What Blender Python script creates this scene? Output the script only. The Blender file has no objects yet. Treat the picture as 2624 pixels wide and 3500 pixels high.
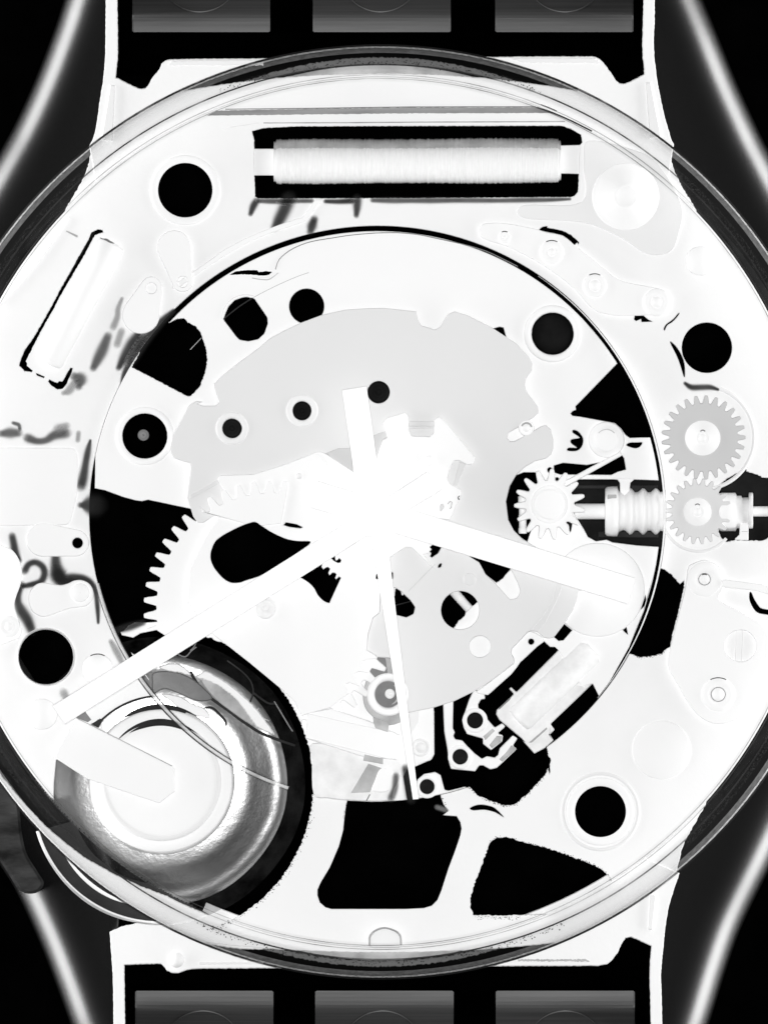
import bpy, math, random
import numpy as np
from mathutils import Vector
from mathutils.geometry import delaunay_2d_cdt

# ------------------------------------------------------------------ camera, world, light
# measured in "steps": 1 step = 0.0122 mm on the watch = 0.00125 scene units; z up towards the lens
K = 0.00125
DIST = 12000.0
CX0, CY0 = 1312.0, 1750.0
scene = bpy.context.scene
col = scene.collection

cam_d = bpy.data.cameras.new("camera")
cam_d.sensor_fit = 'HORIZONTAL'
cam_d.sensor_width = 36.0
cam_d.lens = 36.0 * DIST / 2624.0
cam_d.clip_start = 0.1
cam_d.clip_end = 200.0
cam = bpy.data.objects.new("camera", cam_d)
cam.location = (0, 0, DIST * K)
col.objects.link(cam)
scene.camera = cam

world = bpy.data.worlds.new("World")
scene.world = world
world.use_nodes = True
world.node_tree.nodes["Background"].inputs[0].default_value = (1, 1, 1, 1)
world.node_tree.nodes["Background"].inputs[1].default_value = 0.004

def area_lamp(name, loc, target, sx, sy, watts):
    d = bpy.data.lights.new(name, 'AREA')
    d.shape = 'RECTANGLE'
    d.size, d.size_y, d.energy = sx, sy, watts
    o = bpy.data.objects.new(name, d)
    o.location = loc
    o.rotation_euler = (Vector(target) - Vector(loc)).to_track_quat('-Z', 'Y').to_euler()
    col.objects.link(o)
    return o

area_lamp("front_lamp", (0, 0, 17.0), (0, 0, 0), 1.4, 1.4, 2930)  # added lamp behind the camera for flat frontal light
area_lamp("side_lamp_left", (-8.5, 0, 0.75), (0, 0, -0.1), 12.0, 2.0, 1060)  # added lamp, placed to make the lug rims glow
area_lamp("side_lamp_right", (8.5, 0, 0.75), (0, 0, -0.1), 12.0, 2.0, 1060)  # its added counterpart for the right lugs

vs = scene.view_settings
vs.view_transform = 'Standard'
vs.look = 'None'
vs.exposure = 0.0
vs.gamma = 1.0
vs.use_curve_mapping = False
scene.cycles.max_bounces = 8
scene.cycles.transparent_max_bounces = 24

rng = random.Random(7)
nrng = np.random.RandomState(7)

# ------------------------------------------------------------------ materials
def new_mat(name):
    m = bpy.data.materials.new(name)
    m.use_nodes = True
    nt = m.node_tree
    for n in list(nt.nodes):
        nt.nodes.remove(n)
    return m, nt, nt.nodes.new('ShaderNodeOutputMaterial')

def obj_noise(nt, scale, detail=4.0, rough=0.6, stretch=(1, 1, 1)):
    tc = nt.nodes.new('ShaderNodeTexCoord')
    mp = nt.nodes.new('ShaderNodeMapping')
    mp.inputs['Scale'].default_value = stretch
    nz = nt.nodes.new('ShaderNodeTexNoise')
    nz.inputs['Scale'].default_value = scale
    nz.inputs['Detail'].default_value = detail
    nz.inputs['Roughness'].default_value = rough
    nt.links.new(tc.outputs['Object'], mp.inputs['Vector'])
    nt.links.new(mp.outputs['Vector'], nz.inputs['Vector'])
    return nz

def ramp(nt, src, stops):
    r = nt.nodes.new('ShaderNodeValToRGB')
    els = r.color_ramp.elements
    while len(els) < len(stops):
        els.new(0.5)
    for e, (p, v) in zip(els, stops):
        e.position = p
        e.color = (v, v, v, 1)
    nt.links.new(src, r.inputs['Fac'])
    return r

def matte(name, a, var=0.02, scale=3.0, bump=0.0, bscale=60.0, stretch=(1, 1, 1), fine=0.0):
    """matte moulded plastic / brushed metal: base albedo with cloudy variation and fine relief"""
    m, nt, out = new_mat(name)
    d = nt.nodes.new('ShaderNodeBsdfDiffuse')
    nz = obj_noise(nt, scale, 5.0, 0.6, stretch)
    r = ramp(nt, nz.outputs['Fac'], [(0.3, max(a - var, 0)), (0.7, a + var)])
    nt.links.new(r.outputs['Color'], d.inputs['Color'])
    if bump:
        n2 = obj_noise(nt, bscale, 3.0, 0.7, stretch)
        b = nt.nodes.new('ShaderNodeBump')
        b.inputs['Strength'].default_value = bump
        b.inputs['Distance'].default_value = 0.01
        nt.links.new(n2.outputs['Fac'], b.inputs['Height'])
        nt.links.new(b.outputs['Normal'], d.inputs['Normal'])
    nt.links.new(d.outputs[0], out.inputs['Surface'])
    return m

def glossy_plastic(name, a, rough=0.2, ior=1.6, var=0.0):
    m, nt, out = new_mat(name)
    p = nt.nodes.new('ShaderNodeBsdfPrincipled')
    p.inputs['Base Color'].default_value = (a, a, a, 1)
    p.inputs['Roughness'].default_value = rough
    p.inputs['IOR'].default_value = ior
    nz = obj_noise(nt, 120.0, 3.0, 0.7)
    b = nt.nodes.new('ShaderNodeBump')
    b.inputs['Strength'].default_value = 0.05
    b.inputs['Distance'].default_value = 0.003
    nt.links.new(nz.outputs['Fac'], b.inputs['Height'])
    nt.links.new(b.outputs['Normal'], p.inputs['Normal'])
    nt.links.new(p.outputs[0], out.inputs['Surface'])
    return m

def clear_plastic(name, alpha, a=0.9, speck=None, scale=90.0, stretch=(1, 1, 1), tint=0.90):
    """clear plastic with a slight milky body: a thin share of the light is scattered, the rest passes"""
    m, nt, out = new_mat(name)
    t = nt.nodes.new('ShaderNodeBsdfTransparent')
    t.inputs['Color'].default_value = (tint, tint, tint, 1)
    d = nt.nodes.new('ShaderNodeBsdfDiffuse')
    d.inputs['Color'].default_value = (a, a, a, 1)
    mx = nt.nodes.new('ShaderNodeMixShader')
    mx.inputs[0].default_value = alpha
    if speck:
        nz = obj_noise(nt, scale, 4.0, 0.7, stretch)
        r = ramp(nt, nz.outputs['Fac'], speck)
        nt.links.new(r.outputs['Color'], mx.inputs[0])
    nt.links.new(t.outputs[0], mx.inputs[1])
    nt.links.new(d.outputs[0], mx.inputs[2])
    nt.links.new(mx.outputs[0], out.inputs['Surface'])
    return m

def film(name, dark, strength):
    """dark film with soft borders, standing in for shapes blurred behind frosted plastic; its thickness is stored per vertex"""
    m, nt, out = new_mat(name)
    at = nt.nodes.new('ShaderNodeAttribute')
    at.attribute_name = 'thickness'
    mu = nt.nodes.new('ShaderNodeMath')
    mu.operation = 'MULTIPLY'
    nz = obj_noise(nt, 9.0, 2.0, 0.5)
    r = ramp(nt, nz.outputs['Fac'], [(0.3, strength * 0.86), (0.7, strength)])
    nt.links.new(at.outputs['Fac'], mu.inputs[0])
    nt.links.new(r.outputs['Color'], mu.inputs[1])
    t = nt.nodes.new('ShaderNodeBsdfTransparent')
    d = nt.nodes.new('ShaderNodeBsdfDiffuse')
    d.inputs['Color'].default_value = (dark, dark, dark, 1)
    mx = nt.nodes.new('ShaderNodeMixShader')
    nt.links.new(mu.outputs[0], mx.inputs[0])
    nt.links.new(t.outputs[0], mx.inputs[1])
    nt.links.new(d.outputs[0], mx.inputs[2])
    nt.links.new(mx.outputs[0], out.inputs['Surface'])
    return m

def stamped_metal(name):
    """pressed sheet metal with an orange-peel surface: shows the lamps only where it faces them"""
    m, nt, out = new_mat(name)
    g = nt.nodes.new('ShaderNodeBsdfAnisotropic')
    g.inputs['Color'].default_value = (0.62, 0.62, 0.62, 1)
    g.inputs['Roughness'].default_value = 0.30
    n1 = obj_noise(nt, 70.0, 3.0, 0.6)
    n2 = obj_noise(nt, 5.0, 2.0, 0.5)
    ad = nt.nodes.new('ShaderNodeMath')
    ad.operation = 'MULTIPLY_ADD'
    ad.inputs[1].default_value = 7.0
    nt.links.new(n2.outputs['Fac'], ad.inputs[0])
    nt.links.new(n1.outputs['Fac'], ad.inputs[2])
    b = nt.nodes.new('ShaderNodeBump')
    b.inputs['Strength'].default_value = 0.13
    b.inputs['Distance'].default_value = 0.006
    nt.links.new(ad.outputs[0], b.inputs['Height'])
    nt.links.new(b.outputs['Normal'], g.inputs['Normal'])
    nt.links.new(g.outputs[0], out.inputs['Surface'])
    return m

M = dict(
    hand=matte("white_lacquer", 0.90, 0.005),
    inner=matte("inner_white_plastic", 0.825, 0.010, 2.0, 0.03, 90),
    outer=matte("outer_white_plastic", 0.803, 0.020, 1.6, 0.05, 70),
    frame=matte("frame_white_plastic", 0.795, 0.020, 2.2, 0.08, 50),
    soft=matte("pale_plastic", 0.74, 0.02, 2.0, 0.04, 70),
    grey=matte("pale_grey_steel", 0.675, 0.012, 1.2, 0.02, 200, (1, 1, 1)),
    gear1=matte("grey_gear_plastic", 0.535, 0.012, 2.0),
    gear2=matte("pale_gear_plastic", 0.645, 0.012, 2.0),
    bright=matte("bright_metal", 0.83, 0.012, 4.0, 0.04, 90),
    brushed=matte("brushed_metal", 0.76, 0.07, 14.0, 0.10, 60, (1, 1, 1)),
    mid=matte("mid_grey_metal", 0.20, 0.05, 6.0, 0.15, 120),
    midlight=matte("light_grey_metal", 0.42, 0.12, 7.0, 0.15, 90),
    dark=matte("dark_grey_plastic", 0.030, 0.012, 4.0, 0.1, 90),
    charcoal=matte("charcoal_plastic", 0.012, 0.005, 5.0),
    black=matte("black_matte", 0.0004, 0.0002, 4.0),
    slot=matte("slot_grey", 0.27, 0.07, 10.0, 0.2, 160, (0.2, 2, 1)),
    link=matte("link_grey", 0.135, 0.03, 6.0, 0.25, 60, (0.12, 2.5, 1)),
    linkedge=matte("link_edge_grey", 0.16, 0.02, 6.0),
    lug=glossy_plastic("lug_dark_plastic", 0.0045, 0.23, 1.75),
    well=matte("well_dark_metal", 0.008, 0.007, 9.0, 0.3, 140),
    hammered=matte("hammered_metal", 0.72, 0.10, 20.0, 0.7, 45),
    hammered2=matte("hammered_steel", 0.80, 0.03, 12.0, 0.35, 60),
    stamped=stamped_metal("stamped_metal"),
    hatch=matte("hatch_dark_grey", 0.034, 0.008, 5.0, 0.1, 90),
    wire=matte("coil_wire", 0.81, 0.05, 40.0, 0.0, 60, (6, 0.2, 1)),
    clear_edge=clear_plastic("clear_rim", 0.5, 0.9, [(0.35, 0.15), (0.6, 0.75)], 60),
    clear_band=clear_plastic("clear_band", 0.15, 0.8, [(0.3, 0.08), (0.7, 0.18)], 40),
    clear=clear_plastic("clear_body", 0.004, 0.9),
    clear_speck=clear_plastic("clear_frosted", 0.06, 0.9, [(0.48, 0.003), (0.56, 0.012), (0.66, 0.05)], 170),
    clear_dark=clear_plastic("clear_groove", 0.6, 0.03, [(0.34, 0.45), (0.55, 1.0)], 3),
    clear_dark2=clear_plastic("clear_groove_fine", 0.4, 0.10, [(0.35, 0.15), (0.65, 0.75)], 2),
    clear_pale=clear_plastic("clear_pale", 0.01, 0.9, [(0.35, 0.004), (0.7, 0.014)], 6, tint=0.94),
    crystal=clear_plastic("crystal_edge", 0.4, 0.9, [(0.35, 0.25), (0.65, 0.65)], 5),
    film=film("dark_film", 0.02, 0.88),
    film2=film("grey_film", 0.06, 0.80),
    film3=film("pale_film", 0.25, 0.6),
)

# ------------------------------------------------------------------ shape helpers (coordinates in steps, y down as measured)
def P(x, y, z):
    s = (DIST - z) / DIST
    return ((x - CX0) * s * K, (CY0 - y) * s * K, z * K)

def tile(x0, y0, pts, k=0.422195):
    return [(x0 + p[0] * k, y0 + p[1] * k) for p in pts]

def low(x0, pts):
    return tile(x0, 2600, pts, 0.54282)

def circle(cx, cy, r, n=96, a0=0.0, a1=360.0):
    full = abs(a1 - a0) >= 360
    m = n if full else n + 1
    return [(cx + r * math.cos(math.radians(a0 + (a1 - a0) * i / n)),
             cy + r * math.sin(math.radians(a0 + (a1 - a0) * i / n))) for i in range(m)]

def smooth(pts, sub=5, closed=True):
    n = len(pts)
    out = []
    rngi = range(n) if closed else range(n - 1)
    for i in rngi:
        if closed:
            p0, p1, p2, p3 = (np.array(pts[(i + j) % n], float) for j in (-1, 0, 1, 2))
        else:
            p0, p1, p2, p3 = (np.array(pts[min(max(i + j, 0), n - 1)], float) for j in (-1, 0, 1, 2))
        for s in range(sub):
            t = s / sub
            q = 0.5 * ((2 * p1) + (p2 - p0) * t + (2 * p0 - 5 * p1 + 4 * p2 - p3) * t * t + (3 * p1 - p0 - 3 * p2 + p3) * t ** 3)
            out.append((float(q[0]), float(q[1])))
    if not closed:
        out.append(tuple(map(float, pts[-1])))
    return out

def rounded(pts, r=10.0, n=5):
    """polygon with its corners filleted; a point may carry its own radius"""
    out = []
    m = len(pts)
    for i in range(m):
        p = np.array(pts[i][:2], float)
        rr = pts[i][2] if len(pts[i]) > 2 else r
        a = np.array(pts[i - 1][:2], float) - p
        b = np.array(pts[(i + 1) % m][:2], float) - p
        la, lb = np.linalg.norm(a), np.linalg.norm(b)
        if rr <= 0 or la < 1e-6 or lb < 1e-6:
            out.append((float(p[0]), float(p[1])))
            continue
        a, b = a / la, b / lb
        ang = math.acos(max(-1, min(1, float(a @ b))))
        if ang > 3.0:
            out.append((float(p[0]), float(p[1])))
            continue
        d = min(rr / math.tan(ang / 2), la * 0.45, lb * 0.45)
        s, e = p + a * d, p + b * d
        for k in range(n + 1):
            t = k / n
            q = (1 - t) ** 2 * s + 2 * t * (1 - t) * p + t * t * e
            out.append((float(q[0]), float(q[1])))
    return out

def rough(pts, amp, step=5.0, closed=True):
    """resample a loop and make its border ragged"""
    out = []
    n = len(pts)
    for i in range(n if closed else n - 1):
        a, b = np.array(pts[i], float), np.array(pts[(i + 1) % n], float)
        l = np.linalg.norm(b - a)
        m = max(1, int(l / step))
        nrm = np.array([-(b - a)[1], (b - a)[0]]) / (l + 1e-9)
        for k in range(m):
            q = a + (b - a) * k / m + nrm * nrng.uniform(-amp, amp)
            out.append((float(q[0]), float(q[1])))
    return out

def bar(p, q, w0, w1=None):
    w1 = w0 if w1 is None else w1
    p, q = np.array(p, float), np.array(q, float)
    d = (q - p) / np.linalg.norm(q - p)
    n = np.array([-d[1], d[0]])
    return [tuple(p + n * w0 / 2), tuple(q + n * w1 / 2), tuple(q - n * w1 / 2), tuple(p - n * w0 / 2)]

def gear_loop(cx, cy, tip, root, n, phase, land=0.30, sub=12, r_round=1.0):
    out = []
    for i in range(n * sub):
        t = (i / sub) % 1.0
        c = abs(t - 0.5) * 2            # 0 at the tip, 1 at the root
        f = 1 - min(max((c - land) / (1 - 2 * land), 0), 1)
        f = f * f * (3 - 2 * f)
        a = phase + 2 * math.pi * (i / sub - 0.5) / n
        r = root + (tip - root) * f
        out.append((cx + r * math.cos(a), cy + r * math.sin(a)))
    return out

def inside(loop, pts):
    l = np.asarray([p[:2] for p in loop], float)
    x, y = pts[:, 0], pts[:, 1]
    res = np.zeros(len(pts), bool)
    x1, y1 = l[:, 0], l[:, 1]
    x2, y2 = np.roll(x1, -1), np.roll(y1, -1)
    for a, b, c, d in zip(x1, y1, x2, y2):
        cond = (b > y) != (d > y)
        if not cond.any():
            continue
        xi = a + (y - b) * (c - a) / ((d - b) if d != b else 1e-12)
        res ^= cond & (x < xi)
    return res

def link_mesh(name, verts, faces, mat, parent, smooth_shade=False, mats=None, idx=None):
    me = bpy.data.meshes.new(name)
    me.from_pydata(verts, [], faces)
    for m in (mats or [mat]):
        me.materials.append(m)
    if idx is not None:
        me.polygons.foreach_set('material_index', idx)
    if smooth_shade:
        me.polygons.foreach_set('use_smooth', [True] * len(me.polygons))
    me.update()
    o = bpy.data.objects.new(name, me)
    col.objects.link(o)
    if parent is not None:
        o.parent = parent
    return o

def plate(name, z0, z1, mat, parent, inc, exc=(), clip=(), b=2.0):
    """solid sheet: union of inc, minus exc, within clip; small chamfer round the upper border"""
    loops = [list(l) for l in inc] + [list(l) for l in exc] + [list(l) for l in clip]
    V, E = [], []
    for l in loops:
        s = len(V)
        V += [Vector((p[0], p[1])) for p in l]
        E += [(s + i, s + (i + 1) % len(l)) for i in range(len(l))]
    v2, e2, f2, *_ = delaunay_2d_cdt(V, E, [], 0, 1e-3)
    v2 = np.array([(p.x, p.y) for p in v2])
    f2 = np.array([f[:3] for f in f2])
    cen = v2[f2].mean(1)
    keep = np.zeros(len(f2), bool)
    for l in inc:
        keep |= inside(l, cen)
    for l in exc:
        keep &= ~inside(l, cen)
    for l in clip:
        keep &= inside(l, cen)
    f2 = f2[keep]
    if len(f2) == 0:
        return None
    # consistent winding (y is down, so counter-clockwise in world = clockwise here)
    a, bb, c = v2[f2[:, 0]], v2[f2[:, 1]], v2[f2[:, 2]]
    cr = (bb[:, 0] - a[:, 0]) * (c[:, 1] - a[:, 1]) - (bb[:, 1] - a[:, 1]) * (c[:, 0] - a[:, 0])
    f2 = f2[np.abs(cr) > 1e-7]
    cr = cr[np.abs(cr) > 1e-7]
    f2[cr > 0] = f2[cr > 0][:, ::-1]
    used = np.unique(f2)
    remap = -np.ones(len(v2), int)
    remap[used] = np.arange(len(used))
    v, f = v2[used], remap[f2]
    edges = {}
    for t in f:
        for i in range(3):
            edges[(t[i], t[(i + 1) % 3])] = 1
    bnd = [(i, j) for (i, j) in edges if (j, i) not in edges]
    # interior direction at boundary vertices
    nin = np.zeros((len(v), 2))
    cnt = np.zeros(len(v))
    for i, j in bnd:
        d = v[j] - v[i]
        l = np.linalg.norm(d)
        if l < 1e-9:
            continue
        n = np.array([d[1], -d[0]]) / l        # inside lies to the right in y-down, flipped winding
        nin[i] += n
        nin[j] += n
        cnt[i] += 1
        cnt[j] += 1
    on = cnt > 0
    ln = np.linalg.norm(nin, axis=1)
    mit = np.zeros_like(nin)
    ok = on & (ln > 0.3)
    mit[ok] = nin[ok] / ln[ok][:, None] * (cnt[ok] / ln[ok])[:, None].clip(0, 2.0)
    N = len(v)
    top = v + mit * b
    verts = [P(x, y, z1) for x, y in top]
    faces = [tuple(int(i) for i in t) for t in f]
    verts += [P(x, y, z0) for x, y in v]
    faces += [tuple(int(i) + N for i in t[::-1]) for t in f]
    mid = {}
    for i in np.nonzero(on)[0]:
        mid[int(i)] = len(verts)
        verts.append(P(v[i, 0], v[i, 1], z1 - min(2.2 * b, 0.6 * (z1 - z0))))
    for i, j in bnd:
        i, j = int(i), int(j)
        faces.append((j, i, mid[i], mid[j]))
        faces.append((mid[j], mid[i], i + N, j + N))
    return link_mesh(name, verts, faces, mat, parent)

def lathe(name, cx, cy, prof, mat, parent, a0=0.0, a1=360.0, n=160, mats=None, idx=None, wob=0.0, keep=None, taper=False):
    """prof: (radius, z) from outside in; turned about a vertical axis"""
    full = abs(a1 - a0) >= 360
    rows = n if full else n + 1
    verts, faces, mi = [], [], []
    m = len(prof)
    for i in range(rows):
        a = math.radians(a0 + (a1 - a0) * i / n)
        w = 1 + wob * math.sin(3 * a + 1.3) + wob * 0.6 * math.sin(7 * a)
        f = math.sin(math.pi * min(max(i / n, 0.02), 0.98)) ** 0.6 if taper else 1.0
        rc, zc = sum(p[0] for p in prof) / m, min(p[1] for p in prof)
        for r, z in prof:
            r, z = rc + (r - rc) * f, zc + (z - zc) * f
            verts.append(P(cx + r * w * math.cos(a), cy + r * w * math.sin(a), z))
    for i in range(n):
        j = (i + 1) % rows
        for k in range(m - 1):
            if keep is not None:
                am = math.radians(a0 + (a1 - a0) * (i + 0.5) / n)
                rm = (prof[k][0] + prof[k + 1][0]) / 2
                if not keep(cx + rm * math.cos(am), cy + rm * math.sin(am)):
                    continue
            faces.append((i * m + k, i * m + k + 1, j * m + k + 1, j * m + k)[::-1])
            mi.append(idx[k] if idx else 0)
    return link_mesh(name, verts, faces, mat, parent, True, mats, mi if idx else None)

def tube(name, pts, r, z, mat, parent, closed=False, seg=8):
    """round wire following a path of (x, y) or (x, y, z)"""
    n = len(pts)
    verts, faces = [], []
    for i in range(n):
        a = np.array(pts[(i - 1) % n if closed else max(i - 1, 0)][:2], float)
        c = np.array(pts[(i + 1) % n if closed else min(i + 1, n - 1)][:2], float)
        d = (c - a) / (np.linalg.norm(c - a) + 1e-9)
        nn = np.array([-d[1], d[0]])
        zz = pts[i][2] if len(pts[i]) > 2 else z
        for s in range(seg):
            t = 2 * math.pi * s / seg
            q = np.array(pts[i][:2], float) + nn * r * math.cos(t)
            verts.append(P(q[0], q[1], zz + r * math.sin(t)))
    for i in range(n if closed else n - 1):
        j = (i + 1) % n
        for s in range(seg):
            u = (s + 1) % seg
            faces.append((i * seg + s, i * seg + u, j * seg + u, j * seg + s))
    if not closed:
        faces.append(tuple(range(seg))[::-1])
        faces.append(tuple(range((n - 1) * seg, n * seg)))
    return link_mesh(name, verts, faces, mat, parent, True)

def turned_bar(name, p, q, prof, z, mat, parent, seg=28):
    """lathe about a horizontal axis from p to q; prof = (share along, radius)"""
    p, q = np.array(p, float), np.array(q, float)
    d = q - p
    L = np.linalg.norm(d)
    d = d / L
    nn = np.array([-d[1], d[0]])
    verts, faces = [], []
    for t, r in prof:
        c = p + d * L * t
        for s in range(seg):
            a = 2 * math.pi * s / seg
            w = c + nn * r * math.cos(a)
            verts.append(P(w[0], w[1], z + r * math.sin(a)))
    m = len(prof)
    for i in range(m - 1):
        for s in range(seg):
            u = (s + 1) % seg
            faces.append((i * seg + s, i * seg + u, (i + 1) * seg + u, (i + 1) * seg + s))
    faces.append(tuple(range(seg))[::-1])
    faces.append(tuple(range((m - 1) * seg, m * seg)))
    return link_mesh(name, verts, faces, mat, parent, True)

def blur_film(pts, w, z, mat, parent, name="blurred_shape", ends=0.85):
    """soft-bordered film along a path; pts may carry their own width"""
    P3 = [(p[0], p[1], p[2] if len(p) > 2 else w) for p in pts]
    n = len(P3)
    path = []
    for i in range(n - 1):
        p0, p1, p2, p3 = (np.array(P3[min(max(i + j, 0), n - 1)], float) for j in (-1, 0, 1, 2))
        for s in range(6):
            t = s / 6
            path.append(0.5 * ((2 * p1) + (p2 - p0) * t + (2 * p0 - 5 * p1 + 4 * p2 - p3) * t * t + (3 * p1 - p0 - 3 * p2 + p3) * t ** 3))
    path.append(np.array(P3[-1], float))
    # lengthen both ends so the film fades out
    d0, d1 = path[0] - path[1], path[-1] - path[-2]
    for d in (d0, d1):
        d[2] = 0
        d /= np.linalg.norm(d) + 1e-9
    head = [path[0] + d0 * path[0][2] * ends * f for f in (1.0, 0.7, 0.4)]
    tail = [path[-1] + d1 * path[-1][2] * ends * f for f in (0.4, 0.7, 1.0)]
    path = head + path + tail
    m = len(path)
    endf = [0.0, 0.3, 0.75] + [1.0] * (m - 6) + [0.75, 0.3, 0.0]
    shrink = [0.35, 0.75, 0.95] + [1.0] * (m - 6) + [0.95, 0.75, 0.35]
    cols = [(-1, 0), (-0.82, 0.06), (-0.64, 0.28), (-0.46, 0.68), (-0.28, 0.94), (0, 1), (0.28, 0.94), (0.46, 0.68), (0.64, 0.28), (0.82, 0.06), (1, 0)]
    verts, val, faces = [], [], []
    for i in range(m):
        a, c = path[max(i - 1, 0)], path[min(i + 1, m - 1)]
        d = (c - a)[:2]
        d = d / (np.linalg.norm(d) + 1e-9)
        nn = np.array([-d[1], d[0]])
        for u, al in cols:
            q = path[i][:2] + nn * u * path[i][2] * 0.78 * shrink[i]
            verts.append(P(q[0], q[1], z))
            val.append(al * endf[i])
    c = len(cols)
    for i in range(m - 1):
        for k in range(c - 1):
            faces.append((i * c + k, i * c + k + 1, (i + 1) * c + k + 1, (i + 1) * c + k))
    o = link_mesh(name, verts, faces, mat, parent)
    at = o.data.attributes.new('thickness', 'FLOAT', 'POINT')
    at.data.foreach_set('value', val)
    return o

def empty(name, label, cat, x, y, z, group=None):
    o = bpy.data.objects.new(name, None)
    o.empty_display_size = 0.1
    col.objects.link(o)
    o["label"] = label
    o["category"] = cat
    if group:
        o["group"] = group
    return o

# ------------------------------------------------------------------ setting
bd = link_mesh("backdrop", [P(x, y, -1600) for x, y in ((-9000, -9000), (12000, -9000), (12000, 12000), (-9000, 12000))],
               [(3, 2, 1, 0)], M['black'], None)
bd["kind"] = "structure"
bd["label"] = "plain black surface under the wristwatch"

watch = empty("wristwatch", "transparent skeleton wristwatch with white hands, open gears and round clear bezel", "watch", 1290, 1755, 0)

WX, WY, WR = 1290.0, 1756.0, 985.0         # dial opening
BX, BY = 1300.0, 1750.0                    # bezel
incase = lambda x, y: math.hypot(x - BX, y - BY) < 1494

# ------------------------------------------------------------------ lugs: dark rounded shells at the four corners
def lug(edge, side, top, xin):
    """edge: outer border from the strap towards the case; side -1 left, +1 right"""
    e = smooth(edge, 6, closed=False)
    ds = [0, 1.5, 4, 8, 13, 19, 26, 36, 50, 66, 84, 104, 126, 150, 178, 220, 300, 420]
    slope = lambda d: float(np.interp(d, [0, 2, 5, 11, 42, 82, 130, 190, 420], [86, 70, 57, 50, 43, 32.5, 21.5, 13.8, 11.0]))
    zs = [0.0]
    for a, b in zip(ds, ds[1:]):
        zs.append(zs[-1] + math.tan(math.radians(slope((a + b) / 2))) * (b - a))
    zoff = -150 - zs[-3]
    verts, faces = [], []
    n = len(e)
    for i in range(n):
        a, c = np.array(e[max(i - 1, 0)]), np.array(e[min(i + 1, n - 1)])
        d = (c - a) / np.linalg.norm(c - a)
        nn = np.array([-d[1], d[0]])
        if nn[0] * side > 0:
            nn = -nn
        dmax = min(420.0, (xin - e[i][0]) / nn[0])
        for dd in ds:
            dc = min(dd, dmax * (0.9 + 0.1 * dd / 420.0))
            q = np.array(e[i]) + nn * dc
            verts.append(P(q[0], q[1], float(np.interp(dc, ds, zs)) + zoff))
        q = np.array(e[i]) + nn * dmax
        verts.append(P(q[0], q[1], -700))
        q = np.array(e[i])
        verts.append(P(q[0], q[1], -700))
    m = len(ds) + 2
    for i in range(n - 1):
        for k in range(m):
            u = (k + 1) % m
            f = (i * m + k, i * m + u, (i + 1) * m + u, (i + 1) * m + k)
            faces.append(f if (side * top > 0) else f[::-1])
    return link_mesh("strap_lug", verts, faces, M['lug'], watch, True)

lug([(262, -130), (218, 0), (186, 97), (127, 253), (63, 397), (0, 515), (-150, 770), (-330, 1050)], -1, 1, 384)
lug([(2350, -130), (2403, 0), (2452, 118), (2515, 274), (2578, 414), (2630, 520), (2770, 780), (2950, 1060)], 1, 1, 2216)
lug([(290, 3630), (240, 3500), (195, 3376), (136, 3224), (54, 3045), (-10, 2940), (-150, 2690), (-320, 2420)], -1, -1, 406)
lug([(2375, 3630), (2423, 3500), (2484, 3306), (2538, 3159), (2630, 2970), (2770, 2690), (2950, 2420)], 1, -1, 2242)

# ------------------------------------------------------------------ white frames that hold the strap
top_out = [(362, -60), (361, 80), (360, 180), (357, 230), (350, 290), (343, 330), (335, 390), (330, 420), (324, 455), (315, 480), (305, 498), (330, 640), (700, 800),
           (1900, 800), (2280, 640), (2302, 492), (2294, 475), (2283, 440), (2270, 395), (2260, 350), (2250, 300), (2242, 250), (2236, 200), (2233, 150), (2236, 80), (2238, -60),
           (2200, -60), (2197, 60), (2194, 150), (2196, 200), (2200, 222), (2200, 253), (2150, 278), (2130, 285), (2115, 283), (2105, 274), (2090, 250), (2070, 224), (2062, 213), (2046, 198), (2028, 191),
           (1860, 191), (1674, 193), (1400, 196), (900, 198), (700, 199), (580, 201), (565, 205), (552, 217), (545, 235), (520, 265), (505, 292), (497, 300), (485, 302), (470, 299), (440, 285), (404, 266), (396, 265),
           (399, 232), (403, 195), (403, 130), (402, 60), (400, -60)]
def ring_lens(mid, half, ra, rb, pa, pb, n=40):
    """sliver between two arcs round the bezel axis; each radius is (at the middle, at the ends)"""
    out = []
    for i in range(n + 1):
        u = -1 + 2 * i / n
        t = math.radians(mid + half * u)
        r = ra + (pa - ra) * u * u
        out.append((BX + r * math.cos(t), BY + r * math.sin(t)))
    for i in range(n, -1, -1):
        u = -1 + 2 * i / n
        t = math.radians(mid + half * u)
        r = rb + (pb - rb) * u * u
        out.append((BX + r * math.cos(t), BY + r * math.sin(t)))
    return out
crescent_t = ring_lens(-90, 25, 1597, 1502, 1597, 1590)  # cut from the frame to give the bezel's refraction darkening
fr_t = plate("strap_frame", -130, -60, M['frame'], watch, [rough(top_out, 0.8, 6)], [rough(crescent_t, 1, 8), circle(BX, BY, 1462, 200)], b=3)
plate("frame_rib", -60, -52, M['soft'], fr_t, [bar((385, 290), (365, 480), 18, 40)], b=3)
plate("frame_rib", -60, -52, M['soft'], fr_t, [bar((2215, 280), (2240, 470), 18, 40)], b=3)
plate("frame_lip", -60, -56, M['soft'], fr_t, [rough([(585, 206), (900, 203), (900, 222), (575, 222)], 2)], b=2)
plate("frame_lip", -60, -56, M['soft'], fr_t, [rough([(1740, 197), (2035, 197), (2052, 215), (1790, 213)], 2)], b=2)
plate("refraction_crescent", -128, -64, M['midlight'], fr_t, [ring_lens(-90, 27, 1530, 1462, 1492, 1462)], b=2)  # added grey piece, paints the darkening by refraction in the bezel
plate("frame_shade", -128, -66, M['link'], fr_t, [rough(ring_lens(-90, 23, 1556, 1531, 1536, 1528), 2, 6)], b=2)  # darker added sliver for the same refraction tone

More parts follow.
